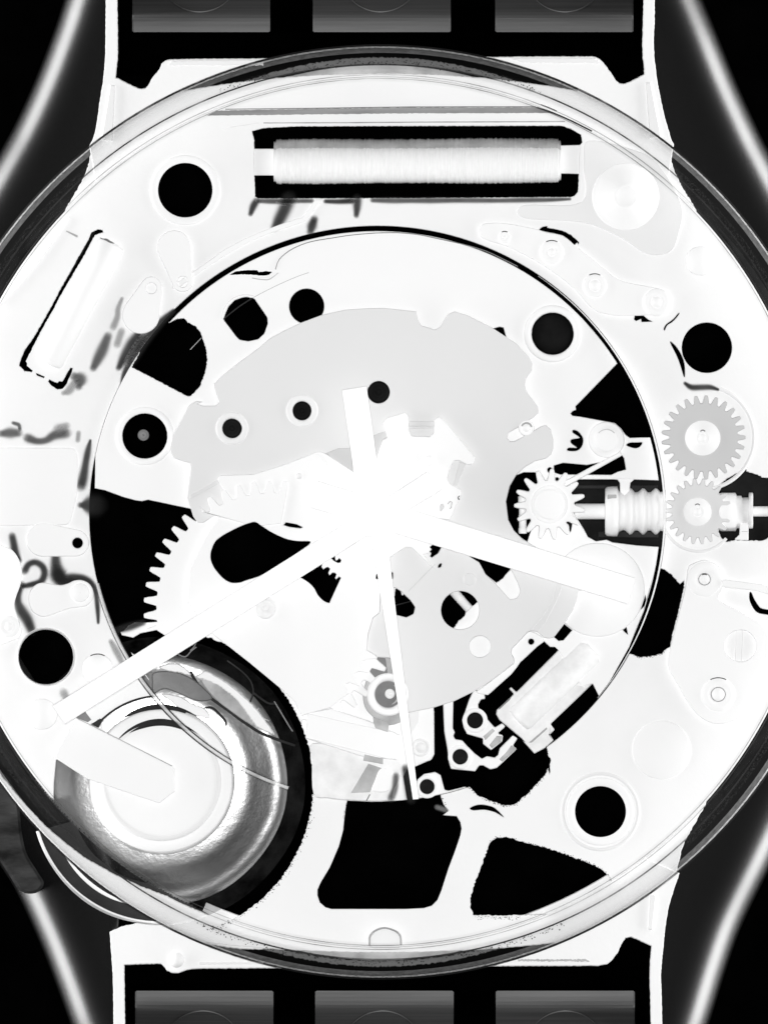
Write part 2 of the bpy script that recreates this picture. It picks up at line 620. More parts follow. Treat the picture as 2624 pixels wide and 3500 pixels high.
def ring_tail(angs_r, base=1464):
    """patch under the bezel whose outer border follows (angle, radius) pairs"""
    o = [(BX + r * math.cos(math.radians(t)), BY + r * math.sin(math.radians(t))) for t, r in angs_r]
    i = [(BX + base * math.cos(math.radians(t)), BY + base * math.sin(math.radians(t))) for t, r in angs_r[::-1]]
    return rough(o + i, 1.6, 6)
plate("frame_tail", -128, -64, M['frame'], fr_t, [ring_tail([(236, 1593), (231.6, 1592), (230.4, 1560), (229, 1535), (227, 1515), (224, 1495), (221, 1470)])], b=2)
plate("frame_tail", -128, -64, M['frame'], fr_t, [ring_tail([(304, 1593), (308.2, 1592), (309.5, 1560), (311, 1535), (313, 1515), (316, 1495), (319, 1470)])], b=2)

bot_out = [(389, 3560), (386, 3340), (380, 3260), (375, 3186), (415, 3168), (505, 3148), (600, 3000), (1000, 2900), (1900, 2800), (2322, 2985), (2310, 3020), (2300, 3050), (2285, 3100), (2277, 3140), (2270, 3200),
           (2263, 3270), (2258, 3330), (2261, 3430), (2264, 3560), (2225, 3560), (2221, 3400), (2219, 3320), (2222, 3270), (2225, 3235), (2157, 3204), (2137, 3208), (2125, 3225), (2112, 3255), (2090, 3285), (2075, 3297),
           (2044, 3303), (1724, 3304), (1300, 3308), (900, 3311), (660, 3313), (640, 3317), (610, 3328), (590, 3328), (572, 3320), (560, 3305), (550, 3296), (440, 3299), (425, 3300), (426, 3400), (428, 3560)]
crescent_b = ring_lens(90, 22, 1597, 1508, 1597, 1590)
notch_b = smooth(circle(545, 2722, 440, 90), 1)
fr_b = plate("strap_frame", -130, -60, M['frame'], watch, [rough(bot_out, 0.8, 6)], [rough(crescent_b, 1, 8), notch_b, circle(BX, BY, 1462, 200)], b=3)
plate("frame_rib", -60, -52, M['soft'], fr_b, [bar((2222, 3180), (2232, 3060), 16, 22)], b=3)
plate("frame_lip", -60, -56, M['soft'], fr_b, [rough([(680, 3290), (900, 3288), (900, 3296), (680, 3298)], 1.5)], b=1)
plate("frame_lip", -60, -56, M['midlight'], fr_b, [rough([(1770, 3280), (2000, 3280), (2015, 3288), (1770, 3287)], 2)], b=1)
def pale_patch_r(t):
    return float(np.interp(t, [100, 104, 108, 112], [1500, 1542, 1572, 1593]))
def inner_edge(t):
    return float(np.interp(t, [104, 107, 110, 119, 125, 131, 138, 146, 152], [1470, 1472, 1495, 1502, 1530, 1556, 1570, 1578, 1590]))
plate("refraction_pale_patch", -128, -64, M['frame'], fr_b, [rough([(BX + pale_patch_r(t) * math.cos(math.radians(t)), BY + pale_patch_r(t) * math.sin(math.radians(t))) for t in range(100, 153, 2)] +
      [(BX + inner_edge(t) * math.cos(math.radians(t)), BY + inner_edge(t) * math.sin(math.radians(t))) for t in range(151, 99, -2)], 1.2, 7)], b=3)  # added white piece, paints the pale refracted light in the bezel
plate("frame_tail", -128, -64, M['frame'], fr_b, [ring_tail([(55, 1593), (50.6, 1592), (49, 1560), (47.5, 1535), (45, 1515), (42, 1495), (39, 1470)])], b=2)
lathe("frame_boss", 604, 3283, [(26, -60), (20, -48), (8, -44), (0.5, -44)], M['brushed'], fr_b, n=32)
plate("refraction_crescent", -128, -64, M['midlight'], fr_b, [ring_lens(90, 24, 1534, 1462, 1494, 1462)], b=2)  # added grey piece for the refraction darkening at the bottom
plate("frame_shade", -128, -66, M['link'], fr_b, [rough(ring_lens(90, 23, 1556, 1535, 1538, 1530), 2, 6)], b=2)  # added darker sliver, same refraction tone at the bottom

# ------------------------------------------------------------------ outlines shared by the plates
coil_hole = rough([(862, 447), (903, 437), (1012, 431), (1400, 430), (1919, 429), (1949, 439), (1985, 460), (1989, 485), (1980, 495), (1978, 560), (1976, 640), (1974, 655), (1962, 668), (1949, 672), (1400, 676), (880, 677), (872, 670),
                   (871, 634), (868, 560), (869, 480)], 0.8)
holes_round = [circle(633, 649, 93), circle(2415, 1188, 86), circle(2051.5, 2775, 87), circle(157, 2246, 93.5)]
R1 = (1924, 650); R2 = (1924, 1300); R3 = (1924, 1950)
blob_r = tile(*R3, [(770, -20), (820, -5), (870, 30), (905, 65), (930, 100), (945, 112), (980, 85), (975, 150), (945, 280), (910, 420), (885, 510), (868, 615), (830, 640), (795, 675), (740, 685), (690, 698), (620, 700), (545, 675), (480, 700),
                    (500, 400), (640, 0), (730, -100)])
blob_r = rough(blob_r, 1.5)
stem_hole = rough(tile(*R2, [(1262, 910), (1256, 880), (1275, 840), (1330, 790), (1420, 745), (1470, 693), (1484, 740), (1560, 760), (1620, 790), (1800, 790), (1800, 1270), (1660, 1270), (1620, 1298), (1490, 1297), (1385, 1292), (1328, 1310),
                             (1285, 1280), (1260, 1240), (1262, 1190), (1285, 1150), (1300, 1000)]), 1.5)
slits = [
    smooth(tile(*R1, [(865, 1228), (905, 1255), (950, 1320), (980, 1400), (985, 1500), (975, 1502), (950, 1420), (920, 1340)]), 3),
    tile(*R1, [(580, 1015), (650, 1015), (690, 1048), (722, 1062), (635, 1066), (631, 1040), (590, 1057), (574, 1045)]),
    smooth(tile(*R1, [(935, 993), (932, 1012), (885, 1064), (842, 1092), (822, 1132), (815, 1120), (835, 1084), (890, 1044)]), 3),
    rough(tile(1300, 650, [(1283, 320), (1310, 295), (1350, 290), (1347, 302), (1470, 325), (1540, 360), (1606, 420), (1602, 434), (1590, 420), (1570, 440), (1520, 395), (1470, 362), (1420, 350), (1340, 335)]), 0.6),
    smooth(tile(*R3, [(1510, 178), (1525, 183), (1545, 230), (1580, 285), (1612, 310), (1720, 330), (1720, 362), (1610, 352), (1560, 332), (1525, 282), (1507, 230)]), 3),
    circle(265, 1856, 18, 32),
    rough(tile(0, 650, [(830, 322), (837, 340), (800, 350), (768, 362), (745, 400), (695, 500), (495, 840), (434, 960), (335, 1130), (255, 1290), (207, 1385), (220, 1400), (217, 1420), (267, 1460), (255, 1472), (198, 1462), (157, 1420), (168, 1370),
                        (198, 1300), (248, 1230), (298, 1150), (406, 960), (496, 790), (636, 540), (716, 400), (742, 340), (790, 316)]), 0.9),
    tile(0, 650, [(293, 1480), (362, 1510), (355, 1520), (298, 1498)]),
    rough(tile(0, 650, [(398, 1533), (465, 1563), (480, 1546), (505, 1550), (570, 1437), (587, 1440), (577, 1480), (537, 1572), (507, 1607), (465, 1612), (418, 1582), (390, 1550)]), 0.8),
    smooth(low(862, [(1370, 300), (1420, 280), (1480, 284), (1530, 303), (1582, 357), (1530, 327), (1460, 310), (1390, 314)]), 3),
]
quad_hole = low(862, [(600, 200), (597, 258), (588, 300), (578, 380), (572, 440), (545, 540), (490, 670), (430, 770), (410, 815), (410, 850), (425, 895), (460, 925), (497, 936), (800, 936), (960, 936), (1080, 930), (1130, 915), (1165, 880), (1190, 820),
                      (1235, 680), (1280, 560), (1310, 470), (1317, 430), (1310, 390), (1287, 352), (1200, 345), (1232, 318), (1205, 280), (1188, 235), (1180, 180)])
tri_hole = rough(low(862, [(1480, 560), (1500, 510), (1545, 485), (1600, 485), (1658, 500)]) +
                 low(1724, [(100, 512), (250, 548), (400, 598), (560, 658), (630, 702), (672, 757), (682, 800), (640, 880), (500, 945), (300, 968), (0, 976)]) +
                 low(862, [(1390, 973), (1375, 930), (1370, 880), (1390, 800), (1440, 670)]), 2.2, 6)
blob_b = rough(tile(1300, 1950, [(1200, 1400), (1340, 1426), (1352, 1480), (1376, 1540), (1370, 1600), (1366, 1658)]) +
               [(1872, 2625), (1862, 2650), (1833, 2682), (1800, 2715), (1760, 2750), (1724, 2755), (1690, 2742), (1655, 2730), (1630, 2716), (1603, 2690), (1590, 2640), (1700, 2560)], 2.2, 6)
# battery well: wide round recess, shallower towards the upper left
NX, NY = 550.0, 2670.0
well = rough([(690, 2176)] + circle(540, 2680, 530, 60, -73, 125), 2.5, 6, False) + [(150, 3060), (60, 2900), (120, 2790), (183, 2735), (184, 2680), (192, 2600), (235, 2540), (300, 2490), (315, 2473)] + \
    circle(NX, NY, 288, 14, -138, -92) + [(520, 2374), (517, 2340), (497, 2305), (462, 2240), (440, 2225), (402, 2182), (410, 2170), (455, 2180), (480, 2165), (535, 2154), (560, 2170), (600, 2200)]

dial = circle(WX, WY, WR, 240)
outer_ring = circle(BX, BY, 1490, 300)
outer = plate("case_plate", -60, 0, M['outer'], watch, [outer_ring], [dial, coil_hole, blob_r, stem_hole, quad_hole, tri_hole, blob_b, well] + holes_round + slits, b=2)

# inside the dial opening
wedge_l = tile(0, 1300, [(640, 867), (733, 867), (850, 890), (1000, 945), (1100, 972), (1150, 978), (1200, 967), (1545, 1040), (1620, 1150), (1560, 1658)]) + [(620, 2120), (500, 2128), (462, 2128), (440, 2138), (425, 2155), (405, 2163), (388, 2155), (378, 2135), (300, 2135), (270, 1700)]
blk_ul = [(608, 1089), (629, 1087), (642, 1102), (667, 1114), (686, 1136), (690, 1150), (705, 1195), (708, 1228), (701, 1275), (684, 1317), (663, 1342), (648, 1355), (633, 1349), (450, 1255), (480, 1200), (540, 1120)]
blk_ul = rough(blk_ul, 1.3)
slot_ul = rounded(tile(650, 650, [(285, 1000), (310, 940), (360, 890), (420, 868), (460, 863), (520, 878), (570, 950), (625, 1030), (628, 1080), (600, 1160), (550, 1205), (470, 1222), (400, 1210), (370, 1180), (310, 1100), (270, 1048)]), 12)
hole_small = circle(1048, 1046, 60)
hole_r = rough(circle(1888, 1140, 72, 48), 0.8)
hole_l = rough(circle(495, 1490, 77, 48), 0.8)
blk_s = tile(1300, 650, [(905, 1125), (915, 1118), (965, 1105), (995, 1112), (1018, 1195), (960, 1200)])
wedge_r = tile(*R1, [(440, 1400), (300, 1545), (190, 1658)]) + tile(*R2, [(100, 210), (105, 238), (75, 250), (60, 268), (75, 286), (130, 292), (340, 330), (420, 345), (470, 390), (505, 440), (540, 465), (620, 462), (760, 462), (700, 230), (560, 0)])
blk9 = smooth(tile(*R2, [(513, 525), (540, 505), (600, 503), (639, 503), (622, 535), (590, 548), (555, 543)]), 3)
blk10 = tile(*R2, [(-75, 690), (0, 668), (190, 685), (280, 668), (390, 645), (470, 598), (492, 630), (508, 722), (440, 740), (390, 765), (110, 762), (-20, 762), (-75, 745)])
chan = rounded(tile(*R2, [(40, 880), (115, 802), (430, 802), (560, 802), (830, 812), (840, 1000), (830, 1240), (830, 1352), (600, 1337), (400, 1312), (350, 1290), (265, 1303), (200, 1267), (165, 1200), (120, 1130), (40, 1000)]), 8)
cut_g = tile(1300, 1300, [(1095, 770), (1160, 745), (1250, 745), (1300, 800), (1300, 900), (1260, 1000), (1230, 1188), (1205, 1250), (1188, 1306), (1140, 1275), (1080, 1215), (1035, 1130), (1016, 1040), (1018, 960), (1050, 850)])
small_black = [smooth(tile(1300, 1300, l), 4) for l in (
    [(1560, 402), (1600, 415), (1638, 470), (1630, 530), (1590, 568), (1520, 570), (1512, 555), (1530, 545), (1590, 545), (1545, 510), (1540, 485), (1560, 475), (1612, 465), (1575, 435), (1555, 420)],
    [(1350, 720), (1370, 703), (1388, 718), (1375, 748), (1358, 745)],
    [(1355, 790), (1370, 778), (1382, 800), (1362, 812)],
    [(1415, 795), (1430, 785), (1445, 800), (1425, 815)],
    [(1505, 1150), (1530, 1130), (1550, 1150), (1540, 1225), (1530, 1215), (1525, 1175)])]
hb = tile(1300, 1950, [(430, 1090), (520, 1060), (590, 1035), (760, 965), (870, 1005), (1030, 860), (1130, 740), (1270, 610), (1320, 572), (1372, 620), (1410, 620), (1442, 648), (1500, 750), (1600, 900), (1658, 950)]) + tile(*R3, [(100, 930), (240, 920), (285, 1010), (330, 1050), (100, 1350)]) + \
    [(1900, 2620), (1700, 2760), (1400, 2770), (1392, 2740), (1385, 2700), (1378, 2655), (1395, 2620), (1470, 2600), (1480, 2585), (1482, 2430)]
blk_tab = tile(1300, 1950, [(1480, 430), (1550, 485), (1480, 565), (1440, 570), (1405, 540)])
blk_edge = tile(*R3, [(665, 200), (672, 240), (660, 285), (628, 318), (650, 250)])
blk_edge2 = tile(*R3, [(483, 482), (512, 460), (524, 520), (500, 500)])
GX, GY = 931.0, 2080.0                     # large toothed wheel
gh1 = circle(1572.3, 2086, 65.4, 64)
gh2 = rounded(tile(1300, 1300, [(700, 1380), (720, 1425), (800, 1475), (850, 1570), (940, 1655), (1000, 1720), (1050, 1778), (1110, 1760), (1132, 1705), (1110, 1640), (1075, 1570), (1050, 1525), (1000, 1400)]), 14)
gh2_white = rough(tile(1300, 1300, [(935, 1640), (990, 1605), (1010, 1575), (1055, 1525), (1200, 1600), (1200, 1850), (950, 1850), (900, 1700)]), 1.2)
gh5 = rounded(tile(1300, 1950, [(20, 170), (60, 148), (120, 140), (165, 170), (240, 240), (280, 295), (268, 352), (210, 380), (90, 350), (20, 330)]), 10)
gh6 = tile(1300, 1300, [(430, 1325), (495, 1345), (465, 1400), (415, 1435), (402, 1425), (412, 1400), (396, 1385), (414, 1370), (398, 1350)])
gh7 = smooth(tile(1300, 1300, [(466, 1512), (478, 1487), (494, 1485), (490, 1508), (476, 1517)]), 4)
gh8 = rounded(tile(650, 1950, [(1505, 30), (1560, 20), (1640, 15), (1640, 68), (1500, 70)]), 4)
arm_x = tile(650, 1950, [(1505, 150), (1540, 140), (1620, 150), (1640, 200), (1640, 290), (1510, 300), (1505, 265), (1530, 250), (1600, 250), (1600, 190), (1515, 190)])
kidney = smooth(tile(650, 1300, [(165, 1440), (170, 1380), (200, 1310), (240, 1272), (300, 1235), (400, 1185), (480, 1155), (530, 1148), (580, 1180), (650, 1225), (730, 1265), (800, 1290), (880, 1302), (968, 1303), (965, 1325), (930, 1352), (800, 1440), (590, 1570),
                                 (450, 1620), (400, 1637), (330, 1637), (270, 1605), (210, 1540), (180, 1490)]), 4)
sliver = tile(650, 1300, [(755, 1172), (775, 1150), (860, 1165), (912, 1190), (890, 1198), (800, 1186)])
wedge2 = tile(650, 1300, [(880, 1593), (1060, 1480), (1072, 1472), (1062, 1510), (1078, 1532), (1095, 1518), (1112, 1512), (1132, 1525), (1118, 1560), (1128, 1580), (1150, 1558), (1172, 1560), (1184, 1572), (1172, 1600), (1180, 1612), (1205, 1590), (1219, 1600)]) + \
    smooth(tile(650, 1950, [(1130, 255), (1122, 263), (1080, 246), (1035, 202), (1000, 140), (950, 92), (890, 56)]), 4, closed=False)
bit1 = tile(650, 1300, [(1140, 1440), (1172, 1412), (1172, 1440), (1178, 1462), (1192, 1455), (1205, 1440), (1222, 1455), (1216, 1475), (1195, 1478), (1165, 1464)])
inner_loop = circle(WX, WY, 967, 240)
inner = plate("movement_plate", -60, 8, M['inner'], watch, [inner_loop, [(330, 1340), (480, 1200), (800, 1500), (700, 1800), (320, 1900)], [(WX, WY)] + [(WX + r_ * math.cos(math.radians(t_)), WY + r_ * math.sin(math.radians(t_))) for t_, r_ in ((12, 967), (20, 969), (28, 973), (36, 979), (44, 986), (60, 1000), (80, 1000), (100, 1000))]],
              [wedge_l, blk_ul, slot_ul, hole_small, hole_r, hole_l, blk_s, wedge_r, blk9, blk10, chan, cut_g, hb, well, blk_tab, blk_edge, blk_edge2, circle(GX, GY, 380, 90), gh1, gh5, gh6, gh7, gh8, circle(*tile(1300, 1950, [(1219, 577)])[0], 11, 24), circle(792.7, 1463.8, 40, 40), circle(1032, 1403.4, 40, 40), circle(1294, 1340, 42, 40), tile(1300, 1300, [(700, 1380), (720, 1425), (800, 1475), (850, 1570), (940, 1640), (990, 1605), (1010, 1575), (1055, 1525), (1000, 1400)])] + small_black, [circle(WX, WY, 984, 240)], b=2)
# fine wall ring that stands in the gap between the two plates
lathe("dial_ring", WX, WY, [(984.5, -50), (984, 40), (981, 44), (978, 40), (977.5, -50)], M['inner'], watch, -56, 40, 90, taper=True)
lathe("crystal_seat", WX, WY, [(992, 72), (989, 82), (984, 82), (981, 72)], M['crystal'], watch, 108, 166, 90)
for rr_ in (979.5, 994):
    lathe("crystal_line", WX, WY, [(rr_ + 2, 72), (rr_, 76), (rr_ - 2, 72)], M['clear_dark'], watch, 108, 166, 90, taper=True)

# ------------------------------------------------------------------ floors under the openings
plate("stem_channel_floor", -220, -200, M['charcoal'], watch, [tile(*R2, [(0, 760), (800, 760), (1850, 700), (1850, 1330), (800, 1370), (0, 1330)])], b=2)
plate("channel_wall", -200, -150, M['dark'], watch, [tile(*R2, [(100, 845), (455, 845), (455, 880), (100, 880)])], b=3)
plate("channel_wall", -200, -150, M['dark'], watch, [tile(*R2, [(545, 845), (765, 845), (765, 920), (545, 920)])], b=3)
plate("channel_wall", -200, -150, M['dark'], watch, [tile(*R2, [(280, 1220), (770, 1220), (770, 1275), (280, 1275)])], b=3)

# ------------------------------------------------------------------ grey plate
grey_out = (tile(0, 1300, [(1545, 720), (1540, 670), (1450, 645), (1405, 625), (1385, 585), (1380, 540), (1400, 440), (1480, 300), (1530, 200), (1590, 165), (1640, 172)]) +
            tile(650, 1300, [(60, 190), (100, 205), (180, 205), (215, 202), (235, 170), (215, 120), (192, 40)]) +
            tile(650, 650, [(192, 1570), (260, 1500), (400, 1390), (550, 1280), (640, 1202), (750, 1140), (900, 1070), (1060, 1010), (1250, 967), (1450, 954), (1560, 952)]) +
            tile(1300, 650, [(120, 962), (290, 980), (300, 1040), (330, 1095), (400, 1115), (440, 1128), (480, 1108), (520, 1040), (550, 1000), (600, 980), (700, 1010), (900, 1110), (1100, 1240), (1200, 1350), (1228, 1400), (1225, 1460), (1178, 1520), (1167, 1580), (1180, 1620)]) +
            tile(1300, 1300, [(1190, 100), (1275, 215), (1278, 260), (1240, 300), (1180, 335), (1130, 370), (1035, 425), (1025, 465), (1050, 495), (1085, 492), (1180, 440), (1250, 400), (1300, 370), (1340, 362), (1378, 395), (1398, 480), (1398, 550), (1380, 600), (1340, 632), (1250, 655), (1170, 700),
                              (1100, 765), (1045, 860), (1017, 980), (1035, 1130), (1080, 1215), (1150, 1285), (1185, 1305), (1500, 1500), (1640, 1700)]) +
            tile(1300, 1950, [(1607, 165), (1590, 240), (1560, 320), (1490, 430), (1405, 540), (1370, 552), (1325, 545), (1270, 500), (1215, 488), (1190, 500), (1060, 635), (1055, 670), (1080, 720), (1075, 750), (1000, 815), (900, 892), (760, 980), (600, 1058), (430, 1112), (210, 1157), (80, 1160)]) +
            [(1300, 2440), (1260, 2380), (1256, 2300), (1287, 2252), (1283, 2241), (1252, 2222), (1256, 2170), (1273, 2112), (1296, 2094), (1300, 2000), (1290, 1700), (1211, 1650), (800, 1700), (783, 1722), (777, 1733), (696, 1787), (675, 1787), (660, 1765), (640, 1701)])
screw_holes = [circle(792.7, 1463.8, 33, 40), circle(1032, 1403.4, 32, 40), circle(1294, 1340, 38, 40)]
grey = plate("day_plate", 14, 28, M['grey'], watch, [grey_out], [gh1, gh2, gh5, gh6, gh7, gh8, circle(1640, 2210.5, 36.7, 48), [(1285, 2246), (1337, 2250), (1368, 2446), (1300, 2452), (1245, 2390), (1250, 2300)]] + screw_holes, b=2)
plate("slot_filler", -10, 10, M['bright'], watch, [gh2_white], [], [circle(1760, 2000, 110)], b=2)
plate("seam", 28, 29.5, M['gear1'], grey, [bar(tile(1300, 1950, [(440, -50)])[0], tile(1300, 1950, [(225, 170)])[0], 2.5)], b=0.3)
plate("fold", 28, 30, M['gear2'], grey, [rounded(tile(1300, 1950, [(1430, 100), (1475, 115), (1420, 260), (1330, 430), (1270, 500), (1225, 480), (1310, 380), (1390, 250)]), 8)], b=1)
plate("fold", 28, 30, M['gear2'], grey, [tile(650, 1300, [(0, 930), (220, 805), (235, 835), (0, 960)])], b=1)
plate("step", 26, 31, M['gear1'], grey, [tile(650, 1300, [(1090, 592), (1195, 550), (1310, 545), (1310, 740), (1200, 680), (1110, 600)])], b=1.5)
plate("step", 26, 31, M['gear1'], grey, [tile(650, 1300, [(1480, 445), (1590, 405), (1600, 460), (1560, 480), (1510, 660)])], b=1.5)
lathe("stud", 1605, 1980, [(22, 27), (21, 31), (19, 32), (0.5, 32)], M['grey'], grey, n=40)
# deep dark screws in the grey plate
for k, (x, y, r, rim) in enumerate(((792.7, 1463.8, 33, 56), (1032, 1403.4, 32, 55), (1294, 1340, 38, 0))):
    s = lathe("screw", x, y, [(r + 3, 26), (r, 4), (r * 0.9, -18), (r * 0.62, -22), (r * 0.58, -16), (r * 0.5, -16), (r * 0.45, -24), (r * 0.25, -20), (r * 0.2, -14), (0.5, -14)], M['charcoal'], watch, n=48)
    if rim:
        lathe("screw_rim", x, y, [(rim, 28), (rim - 2, 31), (rim - 5, 32), (r + 8, 32), (r + 3, 30), (r + 1, 18)], M['soft'], s, n=64)
    tube("scratch", [(x + r * 0.98 * math.cos(t), y + r * 0.98 * math.sin(t)) for t in np.linspace(-0.3 + k, 1.6 + k, 14)], 1.3, 27, M['charcoal'], s)

# ------------------------------------------------------------------ large toothed wheel, its pinions
wheel = plate("large_wheel", 10, 24, M['inner'], watch, [gear_loop(GX, GY, 440, 396, 51, math.pi + 0.0664, 0.22, 14)], [kidney, sliver, wedge2, bit1, gh8, gh5, well], b=2)
lathe("wheel_pin", 907, 2077, [(39, 43), (37, 50), (33, 53), (29, 48), (14, 47), (10, 52), (7, 48), (0.5, 48)], M['brushed'], wheel, n=48)
bridge_out = (tile(650, 1300, [(315, 990), (290, 920), (225, 812), (228, 785), (245, 770), (520, 760), (800, 670), (1020, 580), (1060, 578), (1100, 595), (1330, 745)]) +
              [(1300, 1650), (1450, 1700), (1486, 1864), (1467, 1891), (1448, 1895), (1481, 1942), (1475, 1938), (1405, 1871), (1386, 1871), (1336, 1902), (1329, 1916), (1334, 1959), (1322, 1965), (1300, 2000), (1296, 2094), (1273, 2112), (1256, 2170),
               (1249.5, 2220), (1283, 2241), (1287.5, 2252), (1262, 2254), (1241, 2260), (1240, 2275), (1258, 2300), (1225, 2297), (1211.5, 2304), (1228, 2347), (1195, 2334), (1182, 2340), (1192.5, 2372), (1167, 2389), (1131, 2419), (1055, 2440), (1030, 2448),
               (1009, 2402), (971, 2364), (920, 2321.5), (848, 2262), (789, 2216), (734, 2174), (690, 2120), (640, 2060), (650, 1940), (700, 1840)])
bridge = plate("train_bridge", 32, 44, M['inner'], watch, [bridge_out], [kidney, sliver, wedge2, bit1, gh8, gh6], b=2)
plate("tooth_segment", 44, 50, M['inner'], bridge, [gear_loop(GX, GY, 438, 396, 51, math.pi + 0.0664, 0.22, 14)], [kidney, sliver], [[(GX - 60, GY - 280), (GX - 240, GY - 330), (GX - 300, GY - 460), (GX + 60, GY - 460), (GX + 30, GY - 290)]], b=2.2)
plate("bridge_seam", 44, 45.5, M['soft'], bridge, [bar(tile(650, 1300, [(1030, 590)])[0], tile(650, 1300, [(1110, 690)])[0], 4, 2)], b=0.5)
lathe("bridge_stud", 1022, 1627, [(11, 44), (10, 47), (0.5, 47)], M['soft'], bridge, n=24)
lens = plate("pale_lens", 24, 30, M['brushed'], wheel, [smooth(tile(650, 1300, [(560, 1160), (640, 1140), (740, 1150), (760, 1180), (830, 1192), (905, 1200), (1000, 1250), (1040, 1290), (960, 1302), (880, 1298), (800, 1286), (700, 1245), (620, 1200)]), 4)], b=1.5)

bracket = plate("stepped_bracket", 32, 46, M['inner'], watch, [rounded(tile(1300, 1300, [(22, 345), (50, 305), (200, 258), (225, 290), (230, 400), (250, 450, 4), (400, 455, 4), (430, 430), (435, 320), (470, 292), (505, 315), (765, 625), (745, 680), (700, 682), (640, 650, 12), (600, 648, 12), (570, 690, 4), (535, 800, 8), (560, 835),
                                                             (650, 885), (652, 930), (612, 1010), (560, 1130), (300, 1100), (0, 900), (-60, 700), (20, 480), (60, 470)]), 7)], [smooth(tile(1300, 1300, [(487, 1015), (500, 1005), (510, 1020), (505, 1035), (487, 1055)]), 3)], b=2)
lathe("bracket_stud", 1467, 1574, [(18, 46), (17, 52), (12, 55), (0.5, 56)], M['bright'], bracket, n=32)
plate("bracket_fold", 30, 34, M['soft'], bracket, [tile(1300, 1300, [(232, 378), (432, 378), (432, 390), (232, 390)])], b=1)
plate("bracket_fold", 30, 35, M['gear2'], bracket, [tile(1300, 1300, [(232, 330), (432, 330), (432, 372), (232, 372)])], b=1)
plate("bracket_fold", 30, 35, M['gear2'], bracket, [tile(1300, 1300, [(640, 660), (690, 680), (620, 850), (590, 845)])], b=1)
tube("tooth_line", tile(1300, 1300, [(640, 935), (628, 945), (632, 965), (640, 960)]), 2, 45, M['charcoal'], bracket)
tube("tooth_line", tile(1300, 1300, [(560, 1040), (572, 1030), (578, 985), (565, 978), (545, 1000)]), 1.0, 46, M['mid'], bracket)
lathe("slide_pin", *tile(1300, 1300, [(1180, 385)])[0], [(28, 8), (27, 26), (22, 30), (18, 26), (14, 26), (12, 34), (0.5, 34)], M['bright'], watch, n=40)
lathe("slide_pin_rim", *tile(1300, 1300, [(1182, 385)])[0], [(20, 31), (17, 33), (14, 31)], M['midlight'], watch, 200, 350, 30)

# pinions seen through the openings of the grey plate
def rack(name, pts, z0, z1, mat, parent=watch):
    return plate(name, z0, z1, mat, parent, [pts], b=1.5)
rack("pinion", tile(1300, 1950, [(0, 150), (60, 152), (85, 150), (92, 205), (105, 216), (116, 205), (122, 150), (150, 140), (165, 175), (172, 200), (182, 203), (190, 190), (160, 120), (60, 100), (0, 110)]), -30, -8, M['bright'])
rack("pinion", tile(1300, 1950, [(20, 262), (60, 290), (270, 240), (270, 248), (100, 295), (80, 350), (20, 330)]), -36, -20, M['dark'])
rack("pinion", tile(1300, 1950, [(38, 10), (48, 42), (56, 45), (64, 18), (72, 12), (80, 24), (92, 28), (100, 66), (40, 70), (20, 100), (-20, 100), (-20, 0)]), -30, -22, M['charcoal'])
turned_bar("pivot_shaft", tile(1300, 1950, [(590, 170)])[0], tile(1300, 1950, [(760, 360)])[0], [(0, 16), (0.24, 16), (0.25, 17), (0.26, 15.5), (0.32, 15.5), (0.33, 17), (0.36, 15.5), (1, 15.5)], -30, M['bright'], watch)
plate("under_plate", -40, -8, M['bright'], watch, [rough(tile(1300, 1950, [(590, 470), (630, 410), (680, 370), (690, 340), (740, 290), (780, 260), (830, 250), (840, 420), (700, 520), (600, 500)]), 1)], b=2)

# setting wheel with leaf teeth and its post
sw = plate("setting_wheel", 22, 48, M['inner'], watch, [gear_loop(1878, 1724, 122, 84, 15, math.radians(178), 0.14, 16)], b=3)
lathe("wheel_hub", 1878, 1724, [(66, 48), (64, 52), (60, 50), (52, 50), (50, 54), (46, 55), (0.5, 55)], M['inner'], sw, n=64)
post = turned_bar("stepped_post", (1786, 1682), (1786, 1824), [(0, 12), (0.1, 12), (0.11, 16), (0.3, 16), (0.31, 13), (0.55, 13), (0.56, 14.5), (0.62, 13), (0.86, 13), (0.87, 15), (0.96, 15), (1, 13)], 0, M['bright'], watch)

# lever arm, boss and yoke round the winding stem
lever = plate("lever_arm", 12, 30, M['inner'], watch, [rounded(bar(tile(*R2, [(-60, 880)])[0], tile(*R2, [(470, 590)])[0], 20, 16), 4)], b=3)
boss = lathe("boss", 2072, 1503, [(62, 8), (60, 18), (56, 20), (42, 20), (39, 26), (35, 28), (0.5, 28)], M['inner'], watch, n=64)
lathe("boss_arc", 2072, 1503, [(37, 27.5), (35.5, 29), (34, 28)], M['midlight'], boss, -140, -40, 24)
tab = plate("yoke", -30, 4, M['inner'], watch, [rounded(tile(*R2, [(395, 770), (430, 745), (510, 735), (620, 760), (620, 800), (575, 803), (545, 830), (540, 870), (545, 925), (500, 935), (460, 905), (458, 830), (440, 805), (390, 800)]), 6)], b=2)
